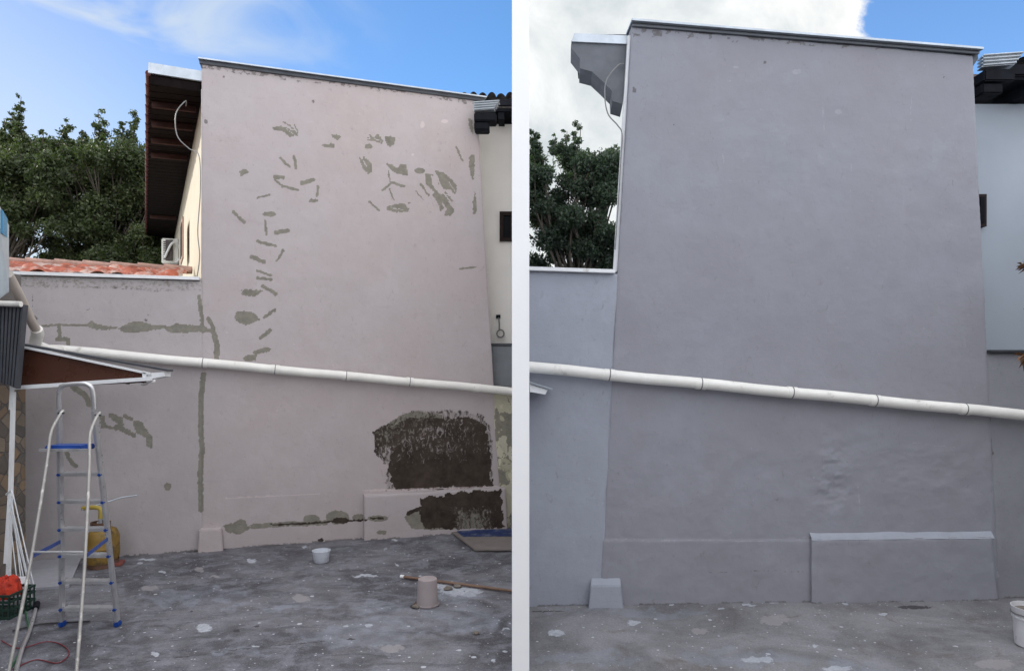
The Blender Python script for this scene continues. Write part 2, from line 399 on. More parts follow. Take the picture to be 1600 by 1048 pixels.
m_leafR = leaf_mat('grey_green_leaf', (.028, .042, .032), (.060, .085, .058), (.14, .17, .11))
m_sign1 = M('blue_sign_print', (.03, .22, .42), .4, .1, 8, 0)
m_sign0 = M('grey_sign_face', (.40, .46, .50), .45, .1, 8, 0)
def stone_mosaic():
    m, t, b = mk('stone_mosaic'); v = t.new('ShaderNodeTexCoord').outputs['Object']
    vd = t.mapping(v, (1, 1, 1))
    vo = t.new('ShaderNodeTexVoronoi', feature='DISTANCE_TO_EDGE'); t.put(vo.inputs['Vector'], vd); vo.inputs['Scale'].default_value = 8
    vc = t.new('ShaderNodeTexVoronoi'); t.put(vc.inputs['Vector'], vd); vc.inputs['Scale'].default_value = 8
    sc = t.new('ShaderNodeSeparateColor'); t.l.new(vc.outputs['Color'], sc.inputs[0])
    c = t.mix(sc.outputs[0], (.07, .065, .06), (.24, .19, .14)); c = t.mix(t.math('MULTIPLY', t.smooth(sc.outputs[1], .6, .9), .6), c, (.26, .16, .08))
    c = t.mix(t.lin(t.noise(v, 25, 5, .7), .3, .7, 0, .4), c, (.10, .09, .08))
    e = t.smooth(vo.outputs[0], .02, .06); c = t.mix(e, (.10, .09, .085), c)
    t.put(b.inputs['Base Color'], c); b.inputs['Roughness'].default_value = .8
    bn = t.new('ShaderNodeBump'); bn.inputs['Strength'].default_value = .7; bn.inputs['Distance'].default_value = .02
    t.put(bn.inputs['Height'], t.math('ADD', e, t.math('MULTIPLY', t.noise(v, 30, 4), .3))); t.l.new(bn.outputs[0], b.inputs['Normal'])
    return m
m_mosaic = stone_mosaic()

# ------------------------------------------------------------------ traced marks -> attributes (photo pixels)
def Z(x0, y0, s, pts): return [(x0+a/s, y0+b/s) for a, b in pts]
def z4(*p): return Z(340, 80, 3.275, p)
def z6(*p): return Z(300, 400, 4.444, p)
def z2(*p): return Z(0, 420, 3.744, p)
def z7(*p): return Z(300, 600, 3.077, p)
def z3(*p): return Z(0, 580, 2.238, p)
PUT = []; STR = []; ELL = []
PUT += [z4((275, 390), (320, 383), (350, 392), (400, 410), (412, 432), (372, 442), (345, 415), (290, 402)),
 z4((580, 427), (612, 425), (630, 440), (610, 455), (590, 445)), z4((530, 482), (550, 475), (600, 473), (598, 498), (560, 495)),
 z4((768, 425), (800, 438), (822, 425), (845, 450), (848, 480), (830, 470), (800, 462), (762, 455), (790, 448)),
 z4((856, 435), (908, 440), (905, 480), (885, 488), (858, 470)),
 z4((722, 535), (745, 560), (745, 535), (790, 575), (790, 620), (765, 628), (740, 590)),
 z4((855, 570), (900, 585), (925, 600), (930, 578), (965, 580), (975, 642), (925, 628), (885, 610)),
 z4((862, 800), (900, 785), (960, 775), (965, 795), (985, 805), (975, 822), (920, 825), (870, 815)),
 z4((1060, 625), (1100, 630), (1095, 680), (1145, 740), (1165, 715), (1210, 770), (1180, 770), (1215, 820), (1190, 842), (1160, 840), (1170, 790), (1140, 825), (1130, 780), (1100, 740), (1110, 720), (1065, 680)),
 z4((1110, 612), (1150, 620), (1205, 660), (1228, 705), (1215, 732), (1185, 705), (1165, 712), (1130, 680), (1125, 640)),
 z4((1282, 343), (1303, 350), (1308, 430), (1290, 400)), z4((1290, 535), (1315, 530), (1316, 620), (1305, 665), (1285, 590)),
 z4((1318, 715), (1327, 830), (1308, 835), (1305, 770)), z4((112, 615), (140, 600), (158, 620), (120, 645)),
 z4((283, 635), (345, 640), (348, 655), (290, 657)),
 z6((345, 235), (375, 230), (490, 240), (440, 280), (375, 280), (345, 262)),
 z6((295, 410), (310, 385), (360, 380), (425, 390), (475, 440), (430, 460), (380, 480), (345, 470), (300, 440)),
 z6((350, 710), (395, 680), (455, 690), (445, 728), (370, 728)),
 z2((495, 330), (530, 300), (580, 325), (700, 345), (760, 310), (830, 308), (880, 325), (990, 335), (1020, 320), (1190, 335), (1195, 365), (1100, 370), (1000, 375), (960, 350), (850, 365), (780, 375), (720, 370), (700, 350), (610, 355), (540, 350)),
 z2((580, 860), (615, 855), (620, 910), (660, 925), (690, 905), (630, 860), (640, 840), (720, 870), (720, 920), (795, 965), (790, 990), (700, 945), (590, 930)),
 z2((775, 885), (830, 890), (865, 950), (895, 980), (890, 1048), (860, 1040), (850, 985), (800, 960)),
 z7((150, 680), (200, 665), (240, 640), (280, 690), (230, 720), (165, 710)),
 z7((870, 235), (930, 200), (1000, 150), (1070, 128), (1200, 148), (1200, 190), (1040, 240), (960, 300), (900, 300)),
 z7((1020, 640), (1060, 600), (1120, 620), (1250, 600), (1420, 590), (1430, 690), (1130, 700), (1060, 695))]
STR += [(z4((335, 360), (385, 395)), 2.4), (z4((395, 375), (410, 420)), 2.2), (z4((873, 615), (885, 672)), 2), (z4((845, 712), (890, 672), (955, 692)), 3.6),
 (z4((880, 705), (903, 762)), 2.6), (z4((1220, 490), (1252, 560)), 3), (z4((775, 768), (828, 815)), 3.2), (z4((1040, 683), (1083, 738)), 3.4), (z4((1013, 715), (1052, 760)), 1.7),
 (z4((320, 548), (368, 592)), 3.6), (z4((392, 540), (402, 600)), 4), (z4((290, 655), (330, 690)), 2.8), (z4((330, 690), (410, 710)), 4.2), (z4((432, 675), (488, 660)), 6.5), (z4((514, 690), (509, 740)), 4.2),
 (z4((205, 750), (265, 736)), 3.2), (z4((80, 822), (138, 878)), 4.8), (z4((243, 870), (250, 935)), 4), (z4((298, 928), (360, 918)), 6.8), (z4((205, 972), (260, 988), (298, 995)), 4.2), (z4((318, 1048), (335, 1020)), 4),
 (z6((415, 5), (500, 45)), 6.5), (z6((585, 35), (615, 0)), 2.5), (z6((455, 100), (548, 138)), 4), (z6((455, 152), (550, 165)), 4.6), (z6((492, 207), (585, 265)), 5.2), (z6((502, 425), (572, 375)), 4.8), (z6((472, 570), (545, 515)), 5.6), (z6((442, 668), (530, 645)), 7.2),
 (z6((50, 280), (78, 520)), 6), (z6((-10, 505), (88, 507)), 9), (z6((110, 430), (150, 500)), 6), (z6((100, 515), (150, 515)), 6), (z6((150, 530), (175, 620), (172, 715)), 8.5),
 ([(318, 585), (314, 620), (314, 660), (316, 700), (313, 740), (314, 796)], 8.5), (z2((240, 335), (340, 325), (420, 330), (500, 330)), 3.2), (z2((345, 340), (350, 405)), 6), (z2((335, 412), (400, 410)), 6), (z2((393, 410), (405, 460)), 5.5),
 (z2((430, 690), (500, 740), (525, 790)), 9.5), (z3((232, 280), (240, 305), (265, 330)), 6.5), (z7((290, 682), (450, 672), (640, 665)), 7.5), (z4((720*1.0, 0), (720, 0)), .1),
 ([(718, 420), (730, 419), (743, 417)], 2.6), ([(196, 650), (205, 655)], 6), (z7((1245, 20), (1245, 20)), .1)]
ELL += [z4((775, 487))+[(6.2, 3.8)], z4((980, 776))+[(2, 1.6)], z4((1035, 612))+[(8.5, 4.2)], z4((490, 766))+[(7.5, 3)], z4((265, 833))+[(11.5, 4.2)],
 z7((575, 650))+[(13, 8)], z7((700, 640))+[(18, 11)], z7((800, 640))+[(10, 6)], z7((895, 645))+[(16, 5)], z7((912, 712))+[(8, 3.5)], [(262, 760), (5.5, 6.5)], [(618, 846), (7, 3.5)]]
WET = [z7((955, 300), (935, 220), (1040, 160), (1200, 162), (1350, 162), (1415, 200), (1445, 490), (975, 508), (950, 430)),
       z7((1100, 548), (1160, 535), (1300, 520), (1482, 502), (1503, 692), (1380, 698), (1230, 690), (1125, 688), (1095, 620))]
WETS = [(z7((380, 675), (520, 670), (650, 662), (840, 652)), 2.6), (z7((860, 643), (920, 645)), 3), (z7((1040, 620), (1110, 590)), 6)]
WETE = [z7((715, 655))+[(13, 4.5)], z7((620, 750))+[(4, 3)], z7((1230, 680))+[(10, 6)]]
def inpoly(x, y, poly):
    r = np.zeros(x.shape, bool); n = len(poly)
    for i in range(n):
        x1, y1 = poly[i]; x2, y2 = poly[(i+1) % n]
        if y1 == y2: continue
        r ^= ((y1 > y) != (y2 > y)) & (x < (x2-x1)*(y-y1)/(y2-y1)+x1)
    return r
def seg(x, y, a, b):
    dx_, dy_ = b[0]-a[0], b[1]-a[1]; L = dx_*dx_+dy_*dy_+1e-9
    t = np.clip(((x-a[0])*dx_+(y-a[1])*dy_)/L, 0, 1); return np.hypot(x-a[0]-t*dx_, y-a[1]-t*dy_)
def paint(x, y, polys=(), strokes=(), ells=(), warp=1.6, ws=.3, soft=3):
    o = np.zeros(x.shape, np.float32)
    X = x+(fbm(x*ws, y*ws, 3, 5)-.5)*2*warp; Yy = y+(fbm(x*ws, y*ws, 3, 25)-.5)*2*warp
    def win(x0, x1, y0, y1, p=6): return (x > x0-p) & (x < x1+p) & (y > y0-p) & (y < y1+p)
    for p in polys:
        xs = [a for a, _ in p]; ys = [b for _, b in p]; m = win(min(xs), max(xs), min(ys), max(ys))
        if m.any(): o[m] = np.maximum(o[m], inpoly(X[m], Yy[m], p))
    for p, w_ in strokes:
        xs = [a for a, _ in p]; ys = [b for _, b in p]; m = win(min(xs), max(xs), min(ys), max(ys), 14)
        if m.any():
            for i in range(len(p)-1):
                o[m] = np.maximum(o[m], np.clip((w_/2-seg(X[m], Yy[m], p[i], p[i+1]))+.5, 0, 1))
    for (cx, cy), (rx, ry) in ells:
        m = win(cx-rx, cx+rx, cy-ry, cy+ry)
        if m.any(): o[m] = np.maximum(o[m], np.clip((1-np.hypot((X[m]-cx)/rx, (Yy[m]-cy)/ry))*soft+.5, 0, 1))
    return o

def wall_grid(name, side, corners, mats, parent, thick=.18, off=0, res=.0125, rel=.004, marks=None, relfun=None):
    """corners: BL,BR,TR,TL as (s,z). Front face is a dense uneven plaster surface."""
    BL, BR, TR, TL = [np.array(c, float) for c in corners]
    nu = max(2, int(max(np.linalg.norm(BR-BL), np.linalg.norm(TR-TL))/res)); nv = max(2, int(max(TL[1]-BL[1], TR[1]-BR[1])/res))
    u, v = np.meshgrid(np.linspace(0, 1, nu), np.linspace(0, 1, nv))
    S = ((1-u)*(1-v))[..., None]*BL+(u*(1-v))[..., None]*BR+(u*v)[..., None]*TR+((1-u)*v)[..., None]*TL
    s, z = S[..., 0], S[..., 1]
    k, c, q = (KL, CL_, QL) if side == 'L' else (KR, CR, QR)
    d = off+rel*2*(fbm(s*2.2+4, z*2.2, 4, 3)-.5)*2
    x0 = s/q; px = CX+F*(x0+k/q*off)/(c+k*x0-off/q); Yd = c+k*x0-off/q; py = HY-(z-CH)*F/Yd
    if relfun is not None: d = d+relfun(px, py, s, z)
    edge = np.minimum(np.minimum(u, 1-u)*nu, np.minimum(v, 1-v)*nv)
    d = d-np.clip(1.5-edge, 0, 1.5)*.003*(1+1.5*fbm(s*30, z*30, 2, 8))
    V = np.stack([x0+k/q*d, c+k*x0-d/q, z], -1)
    A = {'putty': None, 'wet': None, 'light': None, 'dirt': None}
    A = (marks(px, py, s, z) if marks else {})
    # skirts + back
    ev = []; 
    fr = [V[0, 0], V[0, -1], V[-1, -1], V[-1, 0]]
    n = np.array([k/q, -1/q, 0])
    bk = [p-n*(thick+ (off if off else 0)) for p in fr]
    ev = [Vector(p) for p in fr+bk]
    ef = [(0, 4, 5, 1), (1, 5, 6, 2), (2, 6, 7, 3), (3, 7, 4, 0), (4, 7, 6, 5)]
    return grid_mesh(name, V, nu, nv, mats, parent, A, (ev, ef))

def marks_left(px, py, s, z):
    put = paint(px, py, PUT, STR, ELL)
    neg = paint(px, py, (), [(z4((1095, 640), (1130, 700), (1165, 712)), 2.2), (z4((1130, 690), (1190, 770)), 1.8), (z4((1060, 700), (1110, 760)), 1.6), (z4((1125, 640), (1140, 690)), 1.6), (z4((1150, 780), (1170, 810)), 2.2), (z4((1185, 670), (1215, 720)), 1.4), (z4((1160, 730), (1185, 740)), 1.6), (z4((880, 800), (950, 812)), 1.2), (z4((800, 445), (835, 462)), 1.2), (z4((350, 398), (395, 430)), 1.0), (z4((745, 560), (765, 590)), 1.6)], (), warp=1.2)
    put = np.clip(put-neg*1.2, 0, 1)
    wetp = np.maximum.reduce([paint(px, py, [p], warp=5, ws=.12) for p in WET])
    # interior solidity: fewer brush gaps lower down
    sol = np.clip(.62+.45*np.clip((py-700)/70, 0, 1)+.10*np.clip((px-690)/60, 0, 1), 0, 1.3)
    sol = np.where(py > 762, .86-.46*np.clip(np.minimum(np.minimum((px-698)/26, (778-px)/26), (py-786)/20), 0, 1), sol)
    wet = wetp*sol
    fr = paint(px, py, [z7((862, 240), (930, 195), (1060, 120), (1380, 140), (1440, 200), (1450, 300), (1440, 500), (930, 512), (940, 400), (880, 330))], warp=6, ws=.1)
    wet = np.maximum(wet, fr*(.40+.22*np.clip((630-px)/40, 0, 1)*(py < 720)))
    wet = np.maximum(wet, paint(px, py, (), WETS, WETE)*1.1)
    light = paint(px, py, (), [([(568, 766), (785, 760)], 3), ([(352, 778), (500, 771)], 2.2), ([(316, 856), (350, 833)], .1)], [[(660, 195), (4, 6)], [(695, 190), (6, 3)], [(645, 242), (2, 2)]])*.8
    top = np.clip((2.6-(CH+(HY-py)*0))*0, 0, 0)
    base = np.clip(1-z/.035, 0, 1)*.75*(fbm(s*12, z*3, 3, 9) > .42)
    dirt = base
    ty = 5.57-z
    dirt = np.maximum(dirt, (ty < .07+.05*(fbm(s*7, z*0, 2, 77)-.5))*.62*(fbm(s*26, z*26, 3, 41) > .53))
    dirt = np.maximum(dirt, paint(px, py, (), (), [[(489, 159), (2.2, 3)], [(322, 190), (3, 4)], [(575, 215), (1.5, 1)], [(350, 120), (2, 2)], [(228, 500), (3, 2)]]))
    return {'putty': put, 'wet': wet, 'light': light, 'dirt': dirt}
def marks_bl(px, py, s, z):
    a = marks_left(px, py, s, z)
    g = np.clip((3.04-z)/.14, 0, 1); a['dirt'] = np.maximum(a['dirt'], (1-g)*.2*0)
    a['putty'] = np.maximum(a['putty'], ((3.08-z) < .10+.09*fbm(s*3, s*0, 3, 55))*.42)
    a['dirt'] = np.maximum(a['dirt'], paint(px, py, (), [([(130, 448), (215, 452), (250, 455)], 1), ([(50, 450), (52, 500)], 1)], [[(50, 497), (9, 5)], [(138, 483), (3, 1.2)], [(232, 492), (2, 2)]])*.8)
    return a
def marks_right(px, py, s, z):
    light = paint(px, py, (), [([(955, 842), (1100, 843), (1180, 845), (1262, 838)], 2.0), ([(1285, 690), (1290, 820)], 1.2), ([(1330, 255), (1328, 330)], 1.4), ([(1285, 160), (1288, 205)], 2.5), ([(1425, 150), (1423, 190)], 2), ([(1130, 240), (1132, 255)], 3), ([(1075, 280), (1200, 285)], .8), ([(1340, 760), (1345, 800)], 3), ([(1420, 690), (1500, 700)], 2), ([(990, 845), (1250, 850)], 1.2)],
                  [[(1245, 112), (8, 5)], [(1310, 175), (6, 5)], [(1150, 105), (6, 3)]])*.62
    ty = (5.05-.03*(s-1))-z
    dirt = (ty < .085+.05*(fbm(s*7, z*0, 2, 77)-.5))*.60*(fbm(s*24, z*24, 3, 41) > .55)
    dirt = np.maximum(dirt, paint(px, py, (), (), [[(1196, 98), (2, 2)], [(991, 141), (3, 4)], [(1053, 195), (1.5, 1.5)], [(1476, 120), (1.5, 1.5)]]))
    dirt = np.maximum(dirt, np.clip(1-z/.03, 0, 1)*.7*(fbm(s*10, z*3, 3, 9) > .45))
    dirt = np.maximum(dirt, paint(px, py, (), [([(1100, 895), (1200, 890), (1262, 893)], 1.2)], ())*.6)
    return {'putty': np.zeros_like(light), 'wet': np.zeros_like(light), 'light': light, 'dirt': dirt}
def rel_right(px, py, s, z):
    m1 = np.exp(-((px-1300)/30)**2-((py-750)/60)**2); m2 = np.exp(-((px-1430)/110)**2-((py-740)/60)**2)
    low = np.clip((py-600)/100, 0, 1)
    r = (fbm(s*9, z*14, 4, 31)-.5)
    st = np.clip((py-842)/3, 0, 1)*(px < 1266)*.006
    return .042*m1*r+.008*m2*(fbm(s*4, z*10, 4, 37)-.5)*2+.006*low*(fbm(s*6, z*6, 4, 35)-.5)*2+st

# ------------------------------------------------------------------ ground
xs = np.concatenate([[-600, -200, -60, -25, -12, -8], np.arange(-5.6, 5.6, .0125), [8, 12, 25, 60, 200, 600]])
ys = np.concatenate([[-600, -200, -60, -20, -8, -3, 0, 2, 3.4], np.arange(4.2, 9.2, .0125), [10, 12, 16, 25, 60, 200, 600]])
gx, gy = np.meshgrid(xs, ys)
inside = (np.abs(gx) < 5.6) & (gy > 4.1) & (gy < 9.2)
gz = np.where(inside, .012*(fbm(gx*1.3, gy*1.3, 3, 61)-.5)+.006*(fbm(gx*9, gy*9, 3, 62)-.5), -.004)
gyy = np.maximum(gy, .5); gpx = CX+F*gx/gyy; gpy = HY+CH*F/gyy
def zg(*p): return Z(200, 800, 2.58, p)
def zr(*p): return Z(820, 880, 2.051, p)
pE = [zg(c)+[r] for c, r in [((495, 195), (8, 3)), ((140, 238), (6, 2)), ((305, 468), (12, 6)), ((108, 571), (6, 3)), ((955, 253), (20, 2.2)), ((875, 458), (5, 2)), ((967, 458), (5, 2)), ((1525, 468), (7, 2)), ((1340, 318), (34, 8)), ((1260, 300), (20, 5)), ((80, 190), (16, 1.6)), ((1085, 213), (3, 1.6)), ((780, 112), (8, 2)), ((1520, 555), (4, 2)), ((1475, 595), (3, 2)), ((50, 205), (5, 1.5)), ((640, 130), (6, 1.5)), ((710, 140), (5, 1.3)), ((1075, 110), (5, 2)), ((515, 540), (7, 2))]]
pE += [zr(c)+[r] for c, r in [((352, 190), (10, 4)), ((100, 222), (11, 5)), ((740, 308), (28, 5)), ((720, 134), (14, 1.6)), ((1150, 162), (6, 2)), ((1030, 130), (5, 2)), ((930, 262), (4, 2)), ((627, 140), (4, 1.5)), ((1000, 335), (26, 4)), ((400, 126), (5, 1.2)), ((560, 124), (6, 1.2)), ((470, 134), (6, 1.6)), ((800, 124), (9, 1))]]
pk = [zg(c)+[r] for c, r in [((700, 347), (13, 6)), ((285, 232), (7, 3.4)), ((90, 303), (13, 4.5)), ((1065, 548), (20, 6)), ((350, 262), (8, 2))]]+[zr(c)+[r] for c, r in [((800, 180), (22, 8)), ((560, 215), (12, 4)), ((1500, 320), (30, 8))]]
sm = [zg(c)+[r] for c, r in [((1020, 470), (70, 22)), ((1050, 380), (60, 10)), ((620, 380), (110, 4)), ((360, 330), (60, 14)), ((1320, 340), (60, 10)), ((450, 560), (50, 5)), ((160, 350), (50, 10)), ((900, 500), (90, 18)), ((1350, 430), (60, 22))]]+[zr(c)+[r] for c, r in [((700, 300), (110, 14)), ((200, 300), (90, 12)), ((420, 160), (90, 5)), ((1100, 330), (70, 10)), ((300, 150), (120, 4))]]
dk = [zg(c)+[r] for c, r in [((437, 478), (6, 2.6)), ((518, 460), (5, 1.6)), ((257, 398), (2.4, 1.5)), ((608, 455), (2, 1.2)), ((600, 118), (12, 1.6)), ((900, 512), (7, 1.6)), ((440, 140), (4, 2)), ((1160, 380), (10, 4))]]+[zr(c)+[r] for c, r in [((370, 120), (3, 1.6)), ((610, 120), (26, .9)), ((60, 152), (36, .9)), ((1250, 140), (26, 3))]]
dks = [(zg((0, 612), (250, 580), (480, 548), (800, 520)), 1.0), (zg((150, 160), (330, 156), (470, 135), (640, 130)), 1.6), (zr((40, 132), (300, 128), (600, 122), (900, 118)), 1.4)]
ga = {'paint': paint(gpx, gpy, ells=pE, warp=3.5, ws=.12, soft=1.1)*inside, 'pinkish': paint(gpx, gpy, ells=pk, warp=3.5, ws=.12, soft=1.1)*inside, 'smear': paint(gpx, gpy, ells=sm, warp=14, ws=.05)*inside*.8, 'dark': paint(gpx, gpy, strokes=dks, ells=dk)*inside}
g = grid_mesh('ground', np.stack([gx, gy, gz], -1), len(xs), len(ys), floor_mat(), None, ga)
g['kind'] = 'structure'

# tiled apron at the far left
t_ = MB()
a0 = G(28, 868); a1 = G(131, 866); a2 = G(108, 918); a3 = G(18, 925)
t_.prism([p+Vector((0, 0, -.01)) for p in (a0, a1, a2, a3)], (0, 0, .035))
ap = t_.build('tile_apron', m_tiles); ap['kind'] = 'structure'

# ------------------------------------------------------------------ LEFT: main house with the repaired wall
house = thing('house', wp(-3.0, 0, 0), 'tall pinkish grey house with putty repairs and a dark wet patch on its blank wall', 'house')
sL, sR0, sR1 = sOf(313.5), sOf(785), sOf(745)
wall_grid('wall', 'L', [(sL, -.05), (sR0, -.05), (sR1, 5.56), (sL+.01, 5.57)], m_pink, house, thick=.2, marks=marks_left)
# ledge and small block at the foot
sl0, sl1 = sOf(568), sOf(786)
wall_grid('ledge', 'L', [(sl0, -.03), (sl1+.03, -.03), (sl1, .545), (sl0, .545)], m_pink, house, thick=0, off=.11, marks=marks_left, rel=.003)
b = MB(); q0, q1 = sOf(311), sOf(350)
f0 = [wp(q0, -.02, .10), wp(q1, -.02, .10), wp(q1-.02, .245, .085), wp(q0+.01, .25, .085)]; f1 = [wp(q0, -.02, .002), wp(q1, -.02, .002), wp(q1-.02, .25, .002), wp(q0+.01, .255, .002)]
b.add(f0+f1, [(0, 1, 2, 3), (3, 2, 6, 7), (0, 3, 7, 4), (1, 5, 6, 2)]); b.build('footing_block', m_pink, house, bevel=.01)
# body behind and sunlit side wall
FL = wp(sL+.012, 0, -.19); DIR = Vector((-5.86, 10.55, 0)); BLc = FL+DIR; FR = wp(sOf(745)-.03, 0, -.19)
b = MB(); b.prism([Vector((p.x, p.y, 0)) for p in (FL, FR, Vector((-3.5, 19.2, 0)), BLc)], (0, 0, 5.37)); b.build('side_wall', m_cream, house)
# coping flashing along the top
b = MB(); b.beam(wp(sL-.02, 5.60, -.08), wp(sR1+.12, 5.59, -.08), .26, .016); b.build('coping', m_zinc, house)
b = MB(); b.beam(wp(sL-.01, 5.571, .012), wp(sR1+.10, 5.562, .012), .02, .045); b.build('drip_edge', m_zincd, house)
# side eave
def along(t, o=0, z=0):
    d = DIR; n_ = Vector((-1/QL, -KL/QL, 0)); p = FL+Vector((.0, -.10, 0))+d*t; return Vector((p.x, p.y, 0))+n_*o+Vector((0, 0, z))
nl = Vector((-DIR.y, DIR.x, 0)).normalized()
EW0, EW1 = .51, .55
roof = MB(); roof.prism([along(0, -.25, 5.38), along(0, EW0, 5.38), along(1, EW1, 5.38), along(1, -.25, 5.38)], (0, 0, .05))
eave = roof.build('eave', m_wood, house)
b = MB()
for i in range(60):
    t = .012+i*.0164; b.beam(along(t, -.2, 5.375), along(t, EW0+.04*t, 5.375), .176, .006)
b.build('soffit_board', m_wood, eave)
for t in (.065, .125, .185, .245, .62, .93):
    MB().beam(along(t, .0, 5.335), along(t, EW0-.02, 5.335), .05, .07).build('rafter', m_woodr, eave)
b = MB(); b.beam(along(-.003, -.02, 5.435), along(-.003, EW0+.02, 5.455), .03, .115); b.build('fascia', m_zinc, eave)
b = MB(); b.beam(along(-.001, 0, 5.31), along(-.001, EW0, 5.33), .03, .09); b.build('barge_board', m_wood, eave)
b = MB()
for i in range(34):
    t = .004+i*.0290; b.tube([along(t, EW0+.02+.04*t, 5.43), along(t+.031, EW0+.02+.04*t, 5.44)], [.034, .027], 8)
b.build('edge_tiles', M('sooty_red_tile', (.10, .022, .018), .7, .4, 8), eave, smooth=True)
MB().tube([along(-.004, -.02, 5.28), along(-.004, -.02, 3.05)], .011, 8).build('corner_pipe', m_trim, house, smooth=True)
# side window and pipes on the sunlit wall
win = MB(); win.prism([along(.27, .03, 4.5), along(.27, .03, 3.85), along(.33, .03, 3.85), along(.33, .03, 4.5)], nl*.02)
wo = win.build('window', m_ridge, house)
MB().prism([along(.28, .045, 4.44), along(.28, .045, 3.91), along(.32, .045, 3.91), along(.32, .045, 4.44)], nl*.012).build('pane', m_glass, wo)
# main roof sheet
b = MB(); b.prism([wp(sL, 5.385, -.24), wp(sR1, 5.385, -.24), Vector((-3.4, 19.4, 5.385)), BLc+Vector((0, 0, 5.385))], (0, 0, .05)); b.build('roof', m_zincd, house)
# metal gutter ends and beams on the right top corner
def corner_metal(parent, pA, sx, flip=1):
    b = MB()
    for k in range(4):
        b.beam(pA+Vector((-.02, -.05, -k*.030)), pA+Vector((.30*sx-k*.02, -.10, .0-k*.030)), .09, .010)
        b.tube([pA+Vector((-.02, -.10, .008-k*.030)), pA+Vector((.30*sx-k*.02, -.15, .008-k*.030))], .009, 8)
    b.build('gutter_end', m_zinc, parent, smooth=True)
    b = MB(); b.box(pA+Vector((-.02, -.12, -.23)), pA+Vector((.26*sx, .1, -.125))); b.box(pA+Vector((-.02, -.09, -.33)), pA+Vector((.17*sx, .1, -.235))); b.build('beam_end', m_black, parent, bevel=.012)
corner_metal(house, P(744, 166, 8.60), 1)
cab = MB().tube(bez([along(.05, .12, 5.3), P(290, 158, 7.7), P(275, 178, 7.6), P(277, 212, 7.6), P(295, 232, 7.6), P(311, 244, 7.5), P(313, 300, 7.5), P(309, 360, 7.5), P(312, 400, 7.5), P(308, 432, 7.5)]), .006, 6).build('electric_cable', m_cable, None, smooth=True)
tag(cab, 'thin cable looping from the dark eave down the sunlit house corner above the clay roof', 'cable')

# air conditioner
ac = thing('air_conditioner', P(265, 412, 14.2), 'small white air conditioner unit hung on the sunlit side wall under the dark eave', 'air conditioner')
pc = P(263, 413, 14.2)
b = MB(); b.box(pc+Vector((-.18, -.1, 0)), pc+Vector((.16, .55, .53)), rot=.30); b.build('casing', m_ac, ac, bevel=.02)
b = MB()
for i in range(9): b.box(pc+Vector((-.04, -.125, .08+i*.045)), pc+Vector((.14, -.11, .105+i*.045)), rot=.0)
b.box(pc+Vector((-.05, -.112, .06)), pc+Vector((.15, -.10, .50))); b.build('grille', m_acg, ac)
MB().tube(bez([pc+Vector((.0, -.14, .12)), pc+Vector((.15, -.16, .40)), pc+Vector((.24, -.1, .42)), pc+Vector((.27, 0, .2)), pc+Vector((.22, -.1, .02))]), .022, 8).build('refrigerant_pipe', m_trim, ac, smooth=True)
for y_ in (-.1, .35): MB().box(pc+Vector((-.2, y_, -.07)), pc+Vector((.3, y_+.06, -.01))).build('bracket', m_woodr, ac)

# ------------------------------------------------------------------ LEFT: boundary wall
bw = thing('boundary_wall', wp(-5, 0), 'lower pinkish boundary wall with a stepped putty crack, below the red clay roof', 'wall')
s0 = -5.75*QL
wall_grid('wall', 'L', [(s0, -.05), (sL+.02, -.05), (sL+.02, 3.075), (s0, 3.05)], m_pink2, bw, thick=.2, off=-.003, marks=marks_bl)
MB().beam(wp(s0, 3.075, -.09), wp(sL-.012, 3.10, -.09), .26, .035).build('coping', m_trim, bw)

# red clay roof house behind it
th = thing('tiled_house', wp(-7.5, 0, -1.5), 'low house roofed with weathered red clay tiles behind the pinkish boundary wall', 'house')
def tile_roof(name, S0, S1, D0, D1, z0, z1, ntile, nrow, mat, parent, fn, amp=.045):
    us = np.linspace(0, ntile, ntile*10+1); rows = []
    vv = []; 
    for r in range(nrow):
        for f in (0, .02, .98): vv.append((r+f, (1-f)*.04))
    vv = np.array(vv); U, Vv = np.meshgrid(us, vv[:, 0]); H = np.repeat(vv[:, 1][:, None], len(us), 1)
    jit = _h(np.floor(U), np.floor(Vv), 3)
    prof = np.abs(np.sin(np.pi*U))**.7*amp*(.85+.3*jit)+H*(.8+.5*jit)
    s = S0+(S1-S0)*U/ntile; d = D0+(D1-D0)*Vv/nrow+(.02*(jit-.5)); z = z0+(z1-z0)*Vv/nrow+prof
    pts = np.empty(U.shape+(3,))
    k, q, c = KL, QL, CL_
    if fn == 'L':
        x = s/q; pts[..., 0] = x-k/q*d; pts[..., 1] = c+k*x+d/q
    else:
        pts[..., 0] = s; pts[..., 1] = d
    pts[..., 2] = z
    return grid_mesh(name, pts, len(us), len(vv), mat, parent)
tile_roof('roof', -9.2, -4.25, .16, 2.1, 3.06, 3.45, 26, 6, m_tile, th, 'L')
b = MB()
for i in range(15):
    a = -9.2+i*.33; b.tube([wp(a, 3.50, -2.1), wp(a+.35, 3.49, -2.1)], [.07, .055], 10)
b.build('ridge', m_ridge, th, smooth=True)
b = MB(); b.prism([wp(-9.2, 0, -.25), wp(-4.4, 0, -.25), wp(-4.9, 0, -3), wp(-9.2, 0, -4)], (0, 0, 3.08)); b.build('wall', m_dirty, th)

